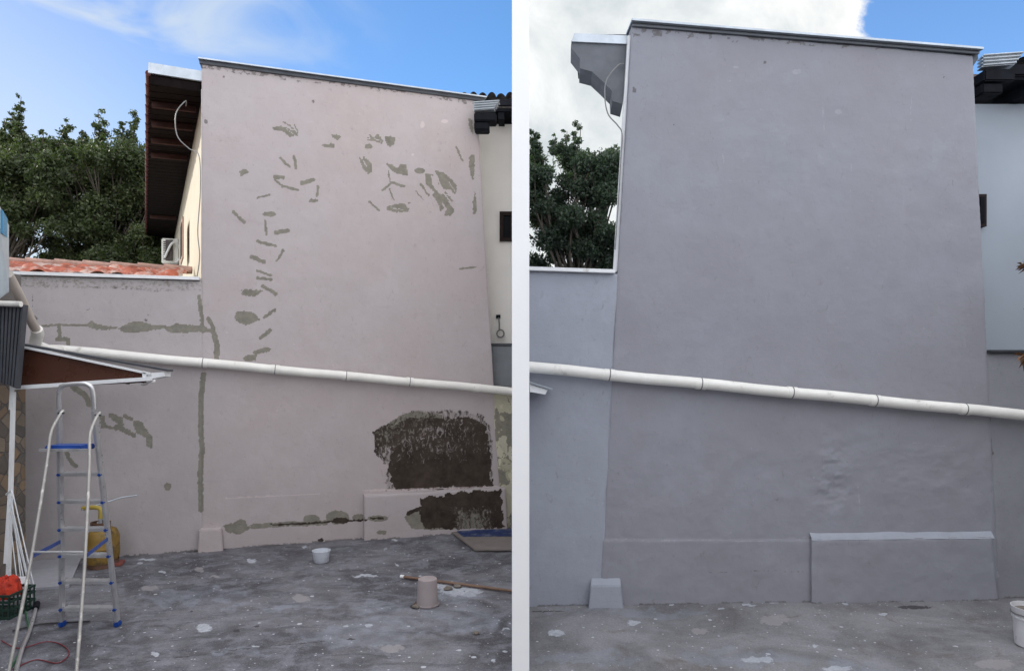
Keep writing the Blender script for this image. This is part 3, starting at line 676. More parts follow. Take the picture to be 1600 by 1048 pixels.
# ------------------------------------------------------------------ LEFT: pale neighbouring house at right end
nh = thing('neighbouring_house', (-.5, 9.3, 0), 'pale plastered house with a small dark window at the right end of the patched wall', 'house')
b = MB(); b.box((-1.9, 9.249, 0), (-.09, 13.5, 5.45)); b.build('wall', m_white_wall, nh)
tile_roof('roof', -1.3, -.08, 8.95, 10.8, 5.66, 6.0, 10, 5, m_tiled, nh, 'X', .06)
b = MB(); b.box((-1.2, 8.92, 5.58), (-.09, 8.96, 5.66)); b.box((-1.2, 8.97, 5.52), (-.09, 9.6, 5.56)); b.build('eave', m_black, nh)
for x in (-.62, -.3): MB().box((x, 8.99, 5.42), (x+.08, 9.5, 5.518)).build('rafter', m_black, nh)
w0 = P(783, 375, 9.25); w1 = P(800, 334, 9.25)
b = MB(); b.box((w0.x-.02, 9.2, w0.z-.02), (-.10, 9.249, w0.z+.02)); b.box((w0.x-.02, 9.2, w1.z-.03), (-.10, 9.249, w1.z+.02)); b.box((w0.x-.02, 9.2, w0.z+.021), (w0.x+.03, 9.249, w1.z-.031)); b.box((-.14, 9.2, w0.z+.021), (-.10, 9.249, w1.z-.031))
wn = b.build('window', m_frame, nh); MB().box((w0.x+.03, 9.235, w0.z+.02), (-.14, 9.246, w1.z-.03)).build('pane', m_glass, wn)
# grey meter box below
mb_ = thing('meter_box', P(781, 603, 8.95), 'grey painted steel box on the pale wall just above the end of the drain pipe', 'box')
p0 = P(763, 604, 8.95); p1 = P(798, 540, 8.95)
MB().box((p0.x, 8.95, p0.z), (-.1, 9.24, p1.z)).build('box_body', m_steel, mb_, bevel=.01)
MB().box((p0.x-.02, 8.93, p1.z+.002), (-.09, 9.24, p1.z+.03)).build('lid', m_zincd, mb_)
# hanging wire ring
hw = thing('wire_coil', P(780, 510, 9.2), 'short wire hanging from a hole with a small coil, above the grey steel box', 'wire')
MB().box(P(775, 497, 9.22), P(782, 492, 9.249)).build('wall_hole', m_black, hw)
pts = [P(779, 496, 9.2), P(780, 506, 9.19), P(780, 514, 9.19)]+[P(782+5.5*math.cos(a), 521+6*math.sin(a), 9.19) for a in np.linspace(-1.6, 8.5, 24)]
MB().tube(pts, .010, 6).build('wire', m_cable, hw)
# dirty plaster wall stub under the pipe
dw = thing('plaster_wall', P(783, 820, 8.6), 'narrow stub of stained yellowish bare plaster wall beside the dark wet patch', 'wall')
sA, sB = sOf(766), -.075*QL
wall_grid('wall', 'L', [(sOf(788), -.04), (sB, -.04), (sB, 1.79), (sOf(766), 1.80)], m_dirty, dw, thick=.15, off=.0, rel=.012,
          marks=lambda px, py, s, z: {'putty': (fbm(s*5, z*3, 4, 71) > .56)*.75, 'wet': px*0, 'light': (fbm(s*7, z*6, 4, 73) > .58)*.8, 'dirt': (np.abs(fbm(s*4+3, z*3, 4, 79)-.5) < .008)*.8})
dw.location.y -= 0.0

# ------------------------------------------------------------------ drain pipes
def pipe(name, label, a, b_, r, joints, straps, side, extra=None):
    t = thing(name, (a+b_)/2, label, 'pipe')
    MB().tube([a+(b_-a)*i/14+Vector((0, 0, .004*math.sin(i*1.7))) for i in range(15)], r, 20).build('pipe_run', m_pvc, t, smooth=True)
    d = (b_-a).normalized()
    for px in joints:
        f = (px-joints[0])/(joints[-1]-joints[0]) if False else None
        # parameter by pixel
        lo, hi = 0, 1
        for _ in range(30):
            m = (lo+hi)/2; p = a+(b_-a)*m
            if CX+F*p.x/p.y < px: lo = m
            else: hi = m
        p = a+(b_-a)*lo
        MB().tube([p-d*.045, p-d*.04, p+d*.04, p+d*.045], [r+.001, r+.003, r+.003, r+.001], 20).build('coupling', m_pvc, t, smooth=True)
        if px in straps:
            MB().tube([p-d*.004, p+d*.004], [r+.005]*2, 20).build('strap', m_strap, t, smooth=True)
    return t
pa = on(92, 546, .09); pb = on(799, 611.5, .09); pb.x = -.062
lp = pipe('drain_pipe', 'long white drain pipe sloping across the pinkish wall with putty repairs', pa, pb, .052, [317, 430, 541, 640, 745], [317, 430, 541, 640], 'L')
e1 = on(57, 538, .12)
MB().tube(bez([P(12, 428, 5.9), P(30, 462, 6.2), P(48, 500, 6.5), P(57, 516, 6.65)]), .042, 16).build('downpipe', m_pvcd, lp, smooth=True)
MB().tube([P(57, 514, 6.63), P(59, 521, 6.68), P(56, 531, 6.72), P(54, 540, 6.75)], [.052, .055, .055, .055], 16).build('elbow', m_pvc, lp, smooth=True)
MB().tube([P(54, 538, 6.75), P(75, 546, 6.85), pa+Vector((.02, 0, 0))], [.05, .05, .052], 16).build('elbow', m_pvc, lp, smooth=True)
MB().tube([P(-2, 474, 6.0), P(33, 475, 6.0)], .026, 10).build('branch_pipe', m_pvc, lp, smooth=True)

# ------------------------------------------------------------------ far left building with canopy
lb = thing('side_building', (-6, 3, 0), 'stone clad building edge with dark ribbed sheet along the left side of the yard', 'building')
MB().box((-9.5, -4, 0), (-5.72, 6.85, 5.6)).build('wall', m_dark, lb)
c0 = P(3, 905, 6.55)
b = MB(); b.box((-5.71, 6.22, 0), (P(40, 800, 6.62).x, 6.62, 2.2)); b.build('stone_cladding', m_mosaic, lb)
MB().box((-9.5, -6.0, 0), (-.3, -4.6, 3.0)).build('rear_shade_block', m_cream, lb)  # added unseen block behind camera; pale so the left wall's foot stays lighter
MB().box((-.3, -6.0, 0), (9, -3.6, 4.0)).build('rear_shade_block', m_dark, lb)  # added unseen block behind camera, darkens the foot of the right wall
b = MB(); b.beam(P(21, 612, 6.22), P(13, 905, 6.22), .028, .03, (0, 1, 0)); b.build('corner_strip', m_trim, lb)
b = MB()
pl = [P(-14, 476, 6.05), P(38, 476, 6.05), P(26, 607, 6.05), P(-14, 590, 6.05)]
b.prism(pl, (0, .05, 0))
for i in range(9):
    f = i/8; b.beam(P(-12+f*48, 477, 6.04), P(-12+f*36.5, 594+f*11, 6.04), .018, .02, (0, 1, 0))
b.build('ribbed_sheet', m_slate, lb)
MB().box(P(-30, 475, 6.1), P(33, 430, 6.5)).build('beam', m_dark, lb)
sg = thing('sign', P(6, 400, 5.7), 'small pale and blue sign board seen edge on above the ribbed sheet', 'sign')
MB().prism([P(-6, 470, 5.7), P(14, 455, 5.9), P(14, 352, 5.9), P(-6, 310, 5.5)], (-.03, .04, 0)).build('sign_board', m_sign0, sg)
MB().prism([P(4, 365, 5.65), P(12, 372, 5.86), P(12, 342, 5.86), P(4, 328, 5.65)], (.0, -.02, 0)).build('sign_print', m_sign1, sg)

# canopy
cn = thing('canopy', P(120, 600, 6.3), 'small lean-to canopy with brown panel and white frame above the ladder', 'canopy')
YC = 6.25
q = [P(24, 605, YC), P(32, 541, YC), P(226, 583, YC), P(226, 598, YC)]
MB().prism(q, (0, .03, 0)).build('gable_panel', m_panel, cn)
b = MB(); b.beam(P(18, 606, YC-.03), P(236, 591.5, YC-.03), .045, .035); b.build('lower_frame', m_trim, cn)
b = MB(); b.beam(P(31, 541, YC-.02), P(236, 584, YC-.02), .04, .018); b.build('upper_frame', m_trim, cn)
MB().beam(P(226, 582, YC-.025), P(226.5, 594, YC-.025), .03, .03, (0, 1, 0)).build('end_frame', m_trim, cn)
b = MB(); b.prism([P(30, 536, YC), P(262, 577.5, YC), P(262, 580, YC), P(30, 539.5, YC)], (0, .10, 0)); b.build('roof_sheet', m_zincd, cn)
b = MB(); b.prism([P(228, 583, YC-.01), P(256, 581, YC-.01), P(256, 588, YC-.01), P(228, 593, YC-.01)], (0, .12, 0)); b.build('end_box', m_trim, cn)
b = MB(); b.beam(P(200, 598, YC+.1), P(240, 594, YC+.45), .04, .03); b.build('bracket', m_trim, cn)
b = MB(); b.beam(P(236, 592, YC+.02), P(224, 600, YC+.5), .04, .03); b.build('bracket', m_trim, cn)
MB().tube([P(19, 606, YC-.02), P(17, 640, YC-.02)], .018, 8).build('hanger', m_trim, cn)

# ------------------------------------------------------------------ ladder
ld = thing('step_ladder', (-3.3, 4.9, 0), 'tall aluminium step ladder with blue platform and feet standing open below the canopy', 'ladder')
FLf, FRf = Vector((-3.655, 5.36, 0)), Vector((-3.215, 5.36, 0))
TLt, TRt = P(92.5, 640, 5.0), P(147, 640, 5.0)
def lerp(a, b, t): return a+(b-a)*t
top = bez([TLt, P(92.5, 616, 4.98), P(97, 603, 4.97), P(120, 599.5, 4.97), P(138, 601, 4.97), P(145, 612, 4.98), TRt], 7)
MB().tube(top, .017, 10).build('hand_rail', m_alu, ld, smooth=True)
for a, t in ((FLf, TLt), (FRf, TRt)):
    b = MB(); b.beam(a+Vector((0, 0, .04)), t, .022, .05, (0, 1, 0)); b.build('rail', m_alu, ld, bevel=.004)
    b = MB(); b.box(a+Vector((-.018, -.032, 0)), a+Vector((.018, .032, .042))); b.build('foot', m_blue, ld, bevel=.008)
def at_y(py, a, t):
    lo, hi = 0, 1
    for _ in range(30):
        m = (lo+hi)/2; p = lerp(a, t, m); y = HY-(p.z-CH)*F/p.y
        if y > py: lo = m
        else: hi = m
    return lerp(a, t, lo)
for py in (741, 784, 827, 868, 909, 951):
    l = at_y(py, FLf, TLt); r = at_y(py, FRf, TRt)
    st = MB(); st.beam(l+Vector((.012, .02, 0)), r+Vector((-.012, .02, 0)), .075, .022)
    for k in range(4): st.beam(l+Vector((.012, -.012+k*.022, .0125)), r+Vector((-.012, -.012+k*.022, .0125)), .006, .004)
    so = st.build('step', m_alu, ld)
    for e, sg_ in ((l, 1), (r, -1)):
        b = MB(); b.box(e+Vector((-.012, -.034, -.010)), e+Vector((.012, .0, .011))); b.build('end_cap', m_blue, so, bevel=.006)
l = at_y(699, FLf, TLt); r = at_y(699, FRf, TRt)
MB().box(l+Vector((-.005, -.16, -.008)), r+Vector((-.03, .02, .030))).build('platform', m_blue, ld, bevel=.008)
MB().beam(l+Vector((-.03, -.17, .0)), r+Vector((.03, -.17, .0)), .02, .02).build('platform_bar', m_alu, ld)
H0, H1 = P(91, 652, 4.94), P(149, 655, 4.94)
S0, S1 = Vector((-3.33, 4.36, 0)), Vector((-2.885, 4.36, 0))
for hgt, f, o in ((H0, S0, -1), (H1, S1, -1)):
    d = f-hgt
    pts = [hgt+Vector((0.004, .05, .05)), hgt+Vector((-.004, .0, -.01)), hgt+d*.07+Vector((-.022, -.015, 0)), hgt+d*.2+Vector((-.012, -.01, 0)), hgt+d*.6, f+Vector((0, 0, .04))]
    MB().tube(bez(pts, 5), .0112, 10).build('support_leg', m_aluw, ld, smooth=True)
    MB().tube([f, f+Vector((0, 0, .06))], .02, 10).build('foot', m_blue, ld, smooth=True)
    MB().tube([hgt+Vector((-.022, .03, .03)), hgt+Vector((.022, .03, .03))], .007, 8).build('hinge_bolt', m_zincd, ld)
def at_y2(py, a, t): return at_y(py, a, t)
c1 = at_y2(862, S0, H0); c2 = at_y2(862, S1, H1)
MB().tube([c1, c2], .008, 8).build('cross_bar', m_alu, ld)
MB().beam(at_y2(869, S0, H0), at_y2(845, FLf, TLt), .004, .028, (0, 0, 1)).build('stay_strap', m_blue, ld)
MB().beam(at_y2(869, S1, H1), at_y2(841, FRf, TRt), .004, .028, (0, 0, 1)).build('stay_strap', m_blue, ld)

# ------------------------------------------------------------------ gas cylinder
gc_ = G(157, 884); gc_.y = 7.0; gc_.x = (157-CX)/F*7.0
gc = thing('gas_cylinder', gc_, 'dirty yellow gas cylinder standing against the wall behind the ladder', 'gas cylinder')
R_ = .128
MB().lathe(gc_, [(0, .035), (R_*.6, .035), (R_*.9, .05), (R_, .10), (R_, .19), (R_+.003, .195), (R_+.003, .205), (R_, .21), (R_, .30), (R_*.93, .355), (R_*.72, .39), (R_*.35, .405), (0, .41)], 32).build('tank', m_yellow, gc, smooth=True)
MB().lathe(gc_, [(R_*.78, .06), (R_*.80, 0), (R_*.86, 0), (R_*.84, .065)], 32).build('foot_ring', m_rust, gc, smooth=True)
b = MB(); seg_ = 30
for i in range(seg_):
    a0_, a1_ = 2*math.pi*i/seg_, 2*math.pi*(i+1)/seg_
    if i % 10 in (0, 1): continue
    rr = R_*.68
    p = [gc_+Vector((rr*math.cos(a), rr*math.sin(a), z)) for a, z in ((a0_, .385), (a1_, .385), (a1_, .47), (a0_, .47))]
    b.prism(p, Vector((math.cos(a0_), math.sin(a0_), 0))*.004)
for z in (.47,): b.tube([gc_+Vector((R_*.69*math.cos(a), R_*.69*math.sin(a), z)) for a in np.linspace(0, 2*math.pi, 31)], .007, 6)
b.build('collar', m_rust, gc)
MB().tube([gc_+Vector((0, 0, .40)), gc_+Vector((0, 0, .50))], .018, 10).build('valve', m_zinc, gc, smooth=True)
MB().tube(bez([gc_+Vector((0, 0, .51)), gc_+Vector((.0, 0, .60)), gc_+Vector((-.06, 0, .625)), gc_+Vector((-.20, .02, .61))]), .022, 10).build('hose', m_hose, gc, smooth=True)
MB().tube([gc_+Vector((-.19, .0, .60)), gc_+Vector((.1, .2, .69)), gc_+Vector((.22, .28, .70))], .008, 8).build('gas_pipe', m_zinc, gc, smooth=True)
# second cylinder just behind
g2 = Vector(((168-CX)/F*7.12, 7.12, 0)); 
gt = thing('gas_cylinder', g2, 'second yellow gas cylinder half hidden to the right behind the first one', 'gas cylinder')
MB().lathe(g2, [(0, .035), (.09, .04), (.115, .10), (.115, .30), (.09, .37), (.04, .40), (0, .405)], 28).build('tank', m_yellow, gt, smooth=True)
MB().lathe(g2, [(.10, .06), (.10, 0), (.108, 0), (.108, .065)], 28).build('foot_ring', m_rust, gt, smooth=True)
rb = MB().prism([G(134, 887), G(190, 884), G(196, 877), G(160, 876)], (0, 0, .022)).build('thin_board', m_redb, None, bevel=.003)
tag(rb, 'thin dull red board lying on the floor under the gas cylinder', 'board')

# ------------------------------------------------------------------ drying rack (folded), crate, cloth, broom, hose
dr = thing('drying_rack', P(30, 930, 5.6), 'folded white wire clothes airer leaning on the stone cladding behind the ladder', 'clothes airer')
b = MB(); 
for a_, b_ in (((14, 770), (49, 925)), ((18, 775), (36, 932)), ((12, 775), (50, 935)), ((16, 790), (42, 930)), ((20, 770), (54, 920)), ((14, 800), (30, 935))):
    b.tube([P(a_[0], a_[1], 6.0), P(b_[0], b_[1], 5.9)], .005, 6)
b.tube(bez([P(36, 931, 5.9), P(42, 938, 5.88), P(50, 934, 5.9), P(55, 920, 5.92)]), .006, 6)
b.build('wire_rack', m_wire, dr)
MB().tube([P(10, 772, 6.02), P(18, 766, 6.0), P(20, 775, 6.0)], .010, 8).build('hinge', m_wire, dr)
bl = thing('white_board', P(9, 880, 6.1), 'narrow white board standing upright against the stone at the left edge', 'board')
MB().prism([P(5, 880, 6.1), P(12, 880, 6.1), P(17, 775, 6.15), P(12, 772, 6.15)], (0, .03, 0)).build('board', m_trim, bl)
crt = thing('crate', G(15, 975), 'dark green plastic crate on the floor at the bottom left', 'crate')
g0 = G(3, 968)
CW, CD_, CHh = .36, .30, .20
o_ = Vector((g0.x-.30, g0.y, .002))
b = MB()
b.box(o_+Vector((.012, .012, 0)), o_+Vector((CW-.012, CD_-.012, .012)))
for z in (.0, .065, .13, .18):
    b.box(o_+Vector((0, 0, z)), o_+Vector((CW, .012, z+.018))); b.box(o_+Vector((0, CD_-.012, z)), o_+Vector((CW, CD_, z+.018)))
    b.box(o_+Vector((0, .013, z)), o_+Vector((.012, CD_-.013, z+.018))); b.box(o_+Vector((CW-.012, .013, z)), o_+Vector((CW, CD_-.013, z+.018)))
for i in range(8):
    x = .002+i*(CW-.016)/7; b.box(o_+Vector((x, .002, .0)), o_+Vector((x+.012, .010, .195)))
for i in range(7):
    y = .004+i*(CD_-.02)/6; b.box(o_+Vector((CW-.010, y, 0)), o_+Vector((CW-.002, y+.012, .195)))
b.build('crate_body', m_crate, crt)
# cloth bundle
n1_, n2_ = 60, 40
U, Vv = np.meshgrid(np.linspace(0, 1, n1_), np.linspace(0, 1, n2_))
cxp = o_+Vector((.05, .02, .19))
bx_ = cxp.x+.06+U*.22; by_ = cxp.y+Vv*.20
edge = np.minimum(np.minimum(U, 1-U), np.minimum(Vv, 1-Vv))
bz_ = cxp.z-.03+.13*np.clip(edge*4, 0, 1)**.6*(.5+.9*fbm(U*5, Vv*4, 4, 90))+.04*(fbm(U*14, Vv*12, 3, 92)-.5)
bx_ = bx_+.05*(fbm(U*6, Vv*6, 3, 93)-.5); by_ = by_+.05*(fbm(U*6, Vv*6, 3, 94)-.5)
rg = grid_mesh('cloth', np.stack([bx_, by_, bz_], -1), n1_, n2_, m_rag)
tag(rg, 'crumpled orange red cloth heaped on the dark green crate', 'cloth')
pbag = MB().prism([P(2, 906, 5.75), P(30, 905, 5.75), P(34, 912, 5.75), P(2, 915, 5.75)], (0, .1, 0)).build('folded_sack', m_bwhite)
tag(pbag, 'pale folded sack tucked behind the orange red cloth', 'sack')
hs = MB().tube(bez([G(57, 946, .02), G(46, 985, .02), G(34, 1015, .02), G(24, 1052, .02)]), .014, 8).build('metal_tube', m_alu, None, smooth=True)
tag(hs, 'grey metal tube with a dark tip lying on the floor beside the crate', 'tube')
MB().tube([G(58, 942, .025), G(56, 950, .025)], .024, 8).build('tip', m_black, hs)
c_ = MB().tube(bez([G(20, 985, .01), G(60, 975, .01), G(100, 972, .01), G(140, 970, .01)]), .007, 6).build('cord', m_dcable, None, smooth=True)
tag(c_, 'black cord lying on the floor behind the ladder feet', 'cord')
c_ = MB().tube(bez([G(2, 1000, .01), G(30, 1012, .01), G(70, 1002, .01), G(95, 1006, .01), G(108, 1020, .01), G(90, 1035, .01), G(55, 1030, .01), G(20, 1045, .01)]), .004, 6).build('cord', m_rcable, None, smooth=True)
tag(c_, 'thin red cord looping on the floor under the front of the ladder', 'cord')
c_ = MB().tube(bez([G(40, 955, .01), G(44, 985, .01), G(30, 1020, .01), G(12, 1050, .01)]), .008, 6).build('garden_hose', M('green_hose', (.03, .10, .05), .5), None, smooth=True)
tag(c_, 'green hose running along the floor to the bottom left corner', 'hose')

# ------------------------------------------------------------------ floor objects, left yard
bk = thing('bucket', G(668, 951), 'upturned mauve paint bucket standing on the concrete beside the long wooden handle', 'bucket')
bc = G(668, 945); 
MB().lathe(bc, [(.088, 0), (.100, .002), (.102, .012), (.094, .016), (.091, .03), (.083, .22), (.080, .232), (.074, .236), (0, .232)], 36).build('body', m_bucket, bk, smooth=True)
MB().tube([bc+Vector((.100*math.cos(a), .100*math.sin(a), .014)) for a in np.linspace(0, 2*math.pi, 37)], .005, 6).build('rim', m_bucket, bk, smooth=True)
MB().tube([bc+Vector((-.098, .0, .03)), bc+Vector((-.112, -.02, .02)), bc+Vector((-.10, -.04, .012))], .006, 6).build('handle_lug', m_rust, bk, smooth=True)
tb = thing('plastic_tub', G(502, 881), 'small empty translucent plastic tub on the concrete in front of the wall', 'tub')
tc_ = G(502, 878)
MB().lathe(tc_, [(0, .004), (.068, .004), (.074, .012), (.088, .12), (.092, .122), (.092, .130), (.085, .130), (.070, .015), (0, .012)], 32, sx=1.05).build('body', m_tub, tb, smooth=True)
MB().tube([tc_+Vector((.094*math.cos(a), .090*math.sin(a), .126)) for a in np.linspace(0, 2*math.pi, 37)], .004, 6).build('rim', m_tub, tb, smooth=True)
bh = thing('broom_handle', G(700, 912), 'long brown wooden handle with a white tip lying on the concrete', 'broom handle')
pA_, pB_ = G(626, 900, .02), G(799, 923, .02); pB_.x = -.062
MB().tube([pA_+(pB_-pA_)*.03, pB_], .014, 10).build('stick', m_stick, bh, smooth=True)
MB().tube([pA_, pA_+(pB_-pA_)*.032], .017, 10).build('tip', m_trim, bh, smooth=True)
def rock(c, r, label, mat=m_stone):
    import bmesh
    bm = bmesh.new(); bmesh.ops.create_icosphere(bm, subdivisions=2, radius=1)
    for v in bm.verts:
        k = .75+.5*random.random(); v.co = Vector((v.co.x*r*k, v.co.y*r*k*.8, max(-.2*r, v.co.z*r*.55*k)))+Vector((0, 0, r*.3))
    me = bpy.data.meshes.new('mortar_lump'); bm.to_mesh(me); bm.free(); me.materials.append(mat)
    o = bpy.data.objects.new('mortar_lump', me); o.location = c; COL.objects.link(o); tag(o, label, 'lump', 'mortar lumps on the floor')
rock(G(700, 921), .045, 'flat mortar lump nearest the bucket, in the white paint spill')
rock(G(715, 917), .04, 'mortar lump under the wooden handle at the back of the paint spill')
rock(G(651, 949), .035, 'dark lump touching the left foot of the upturned bucket')
rock(G(744, 990), .028, 'lone small lump at the right of the yard floor, in front of the bucket')
# board with worn blue sheet
bd = thing('floor_board', G(750, 845), 'beige board half covered by a worn blue sheet on the floor by the ledge', 'board')
e_ = [G(703, 832), G(742, 862), G(800, 861.5), G(799, 828)]; e_[2].x = -.065; e_[3].x = -.065
MB().prism([p+Vector((0, 0, .008)) for p in e_], (0, 0, .02)).build('board', m_board, bd, bevel=.004)
f_ = [G(712, 832), G(724, 842), G(800, 841), G(799, 829.5)]; f_[2].x = -.07; f_[3].x = -.07
MB().prism([p+Vector((0, 0, .0295)) for p in f_], (0, 0, .004)).build('blue_sheet', m_bluep, bd)

# plaster crumbs gathered at the wall foot and scattered on the floor
def crumbs(name, label, pts, mat):
    b = MB(); r = random.Random(len(pts))
    for (x, y, q_) in pts:
        c0_ = Vector((x, y, .002)); n_ = 5
        top_ = c0_+Vector((r.uniform(-.3, .3)*q_, r.uniform(-.3, .3)*q_, q_*r.uniform(.5, .9)))
        ring = [c0_+Vector((math.cos(a*2*math.pi/n_+r.random())*q_*r.uniform(.6, 1.2), math.sin(a*2*math.pi/n_)*q_*r.uniform(.6, 1.2), 0)) for a in range(n_)]
        b.add(ring+[top_], [(i, (i+1) % n_, n_) for i in range(n_)])
    o = b.build(name, mat); tag(o, label, 'debris', kind='stuff'); return o
rc = random.Random(77); pl_ = []
for _ in range(420):
    px_ = rc.uniform(200, 795); pw = on(px_, 800, 0); pl_.append((pw.x+.02, pw.y-.03-abs(rc.gauss(0, .10)), rc.uniform(.003, .011)))
for _ in range(260): pw = G(rc.uniform(120, 790), rc.uniform(870, 1045)); pl_.append((pw.x, pw.y, rc.uniform(.003, .009)))
crumbs('plaster_crumbs', 'pale plaster crumbs scattered on the concrete along the foot of the patched wall', pl_, m_board)
pl_ = []
for _ in range(230):
    px_ = rc.uniform(835, 1600); pw = on(px_, 800, 0, 'R'); pl_.append((pw.x, pw.y-.03-abs(rc.gauss(0, .09)), rc.uniform(.002, .008)))
for _ in range(220): pw = G(rc.uniform(835, 1590), rc.uniform(950, 1045)); pl_.append((pw.x, pw.y, rc.uniform(.002, .007)))
crumbs('plaster_crumbs', 'grey plaster crumbs scattered on the concrete along the foot of the lavender wall', pl_, M('grey_crumb', (.26, .26, .28), .9, .4, 30))

# ------------------------------------------------------------------ white slab standing in for the blank gap between the two views
dvw = thing('divider_slab', (0, 4.3, 0), 'tall thin white slab standing in for the blank gap between the two views, seen end on', 'wall')
MB().box((-.0553, 4.3, -.05), (.0553, 13.0, 7.0)).build('wall', m_divider, dvw)

# ------------------------------------------------------------------ RIGHT: repainted house
h2 = thing('house', wp(2.4, 0, 0, 'R'), 'tall house with a smooth freshly painted lavender grey blank wall', 'house')
r0b, r0t, r1b, r1t = sOf(940, 'R'), sOf(987, 'R'), sOf(1561, 'R'), sOf(1521, 'R')
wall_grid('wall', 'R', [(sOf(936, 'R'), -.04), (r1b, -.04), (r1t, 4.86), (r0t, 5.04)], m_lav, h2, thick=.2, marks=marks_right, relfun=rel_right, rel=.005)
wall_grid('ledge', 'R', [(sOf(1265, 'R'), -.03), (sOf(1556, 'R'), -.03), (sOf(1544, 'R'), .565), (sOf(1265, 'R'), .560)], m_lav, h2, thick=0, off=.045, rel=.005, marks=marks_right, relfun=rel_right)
uu, vv_ = np.meshgrid(np.linspace(0, 1, 260), np.linspace(0, 1, 7))
sa_, sb_ = sOf(1265, 'R'), sOf(1548, 'R')
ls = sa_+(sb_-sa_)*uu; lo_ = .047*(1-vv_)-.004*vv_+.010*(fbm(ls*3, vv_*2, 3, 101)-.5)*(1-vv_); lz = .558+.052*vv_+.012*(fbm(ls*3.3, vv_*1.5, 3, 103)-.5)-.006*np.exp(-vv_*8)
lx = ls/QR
grid_mesh('ledge_top', np.stack([lx+KR/QR*lo_, CR+KR*lx-lo_/QR, lz], -1), 260, 7, m_lav2, h2)  # top takes the paler lavender, putting caught skylight into its colour
b = MB(); q0, q1 = sOf(917, 'R'), sOf(971, 'R')
f0 = [wp(q0, -.02, .085, 'R'), wp(q1, -.02, .085, 'R'), wp(q1-.022, .185, .07, 'R'), wp(q0+.022, .188, .07, 'R')]; f1 = [wp(q0+.02, -.02, .002, 'R'), wp(q1+.02, -.02, .002, 'R'), wp(q1-.01, .235, .002, 'R'), wp(q0+.035, .235, .002, 'R')]
b.add(f0+f1, [(0, 1, 2, 3), (3, 2, 6, 7), (0, 3, 7, 4), (1, 5, 6, 2)]); b.build('footing_block', m_lav2, h2, bevel=.007)
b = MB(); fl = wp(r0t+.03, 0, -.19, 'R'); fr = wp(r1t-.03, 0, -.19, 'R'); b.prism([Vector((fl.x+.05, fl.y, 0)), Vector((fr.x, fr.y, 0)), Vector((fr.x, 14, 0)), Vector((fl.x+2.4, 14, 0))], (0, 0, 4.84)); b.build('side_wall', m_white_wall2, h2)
b = MB(); b.beam(wp(r0t-.01, 5.075, -.07, 'R'), wp(r1t+.05, 4.895, -.07, 'R'), .26, .018); b.build('coping', m_zinc, h2)
b = MB(); b.beam(wp(r0t, 5.048, .012, 'R'), wp(r1t+.04, 4.872, .012, 'R'), .02, .020); b.build('drip_edge', M('grey_drip_edge', (.13, .14, .16), .5), h2)
b = MB(); b.prism([wp(r1t+.05, 4.91, -.02, 'R'), wp(r1t+.06, 4.84, -.02, 'R'), wp(r1t+.005, 4.76, -.02, 'R'), wp(r1t+.005, 4.90, -.02, 'R')], (0, .18, 0)); b.build('coping_end', m_zincd, h2)
b = MB(); b.beam(P(984.5, 58, 5.93), P(962, 425, 5.93), .045, .05, (0, 1, 0)); b.build('corner_strip', m_trim, h2)  # white strip puts the bright-lit house edge into its colour
# stepped eave end
ev = [P(893, 63, 5.98), P(892, 74, 5.98), P(906, 92, 5.98), P(906, 107, 5.98), P(925, 112, 5.98), P(941, 127, 5.98), P(956, 142, 5.98), P(957, 158, 5.98), P(973, 163, 5.98), P(985, 63, 5.98)]
e2 = MB().prism(ev, (.02, .30, 0)).build('eave', m_greywood, h2)
b = MB(); b.prism([P(897, 52, 5.96), P(984, 56, 5.96), P(983, 69, 5.96), P(893, 65, 5.96)], (0, .04, 0)); b.build('fascia', m_zinc, e2)
b = MB(); b.prism([P(898, 62, 6.02), P(984, 62, 6.02), P(984, 54, 6.02), P(898, 54, 6.02)], (.1, .8, 0)); b.build('roof_sheet', m_zincd, e2)
c2_ = MB().tube(bez([P(975, 100, 5.93), P(965, 103, 5.9), P(948, 125, 5.88), P(945, 150, 5.88), P(950, 178, 5.88), P(965, 196, 5.88), P(972, 210, 5.88), P(970, 250, 5.88), P(966, 320, 5.87), P(961, 390, 5.87)]), .006, 6).build('electric_cable', m_cable, None, smooth=True)
tag(c2_, 'thin cable looping from the stepped eave of the lavender grey house', 'cable')
corner_metal(h2, P(1528, 96, 6.15), 1)
# boundary wall right yard, left part
b2 = thing('boundary_wall', wp(.4, 0, 0, 'R'), 'low pale lavender wall topped by a white metal strip, between the white divider slab and the lavender house', 'wall')
wall_grid('wall', 'R', [(.058, -.04), (sOf(936, 'R')+.03, -.04), (sOf(961, 'R')+.03, 2.885), (.058, 2.90)], m_lav2, b2, thick=.2, off=-.003, marks=marks_right, rel=.005)
MB().beam(wp(.058, 2.92, -.08, 'R'), wp(sOf(960, 'R'), 2.90, -.08, 'R'), .25, .03).build('coping', m_trim, b2)
# right part
b3 = thing('boundary_wall', wp(4.7, 0, 0, 'R'), 'low dull lavender wall with a crack at the far right, under the white house', 'wall')
def marks_r3(px, py, s, z):
    a = marks_right(px, py, s, z); a['dirt'] = np.maximum(a['dirt'], paint(px, py, (), [([(1545, 652), (1546, 680), (1549, 705)], 2.6)], [[(1549, 708), (3, 3)]])); a['light'] = np.maximum(a['light'], paint(px, py, (), [([(1540, 560), (1542, 640)], 3), ([(1541, 715), (1550, 850), (1560, 900)], 3)], ())); return a
wall_grid('wall', 'R', [(r1b+.001, -.04), (6.4, -.04), (6.4, 2.20), (sOf(1540, 'R'), 2.20)], m_lav3, b3, thick=.2, off=-.012, marks=marks_r3, rel=.006)
MB().beam(wp(sOf(1543, 'R'), 2.215, -.06, 'R'), wp(6.4, 2.215, -.06, 'R'), .2, .02).build('coping', m_zincd, b3)
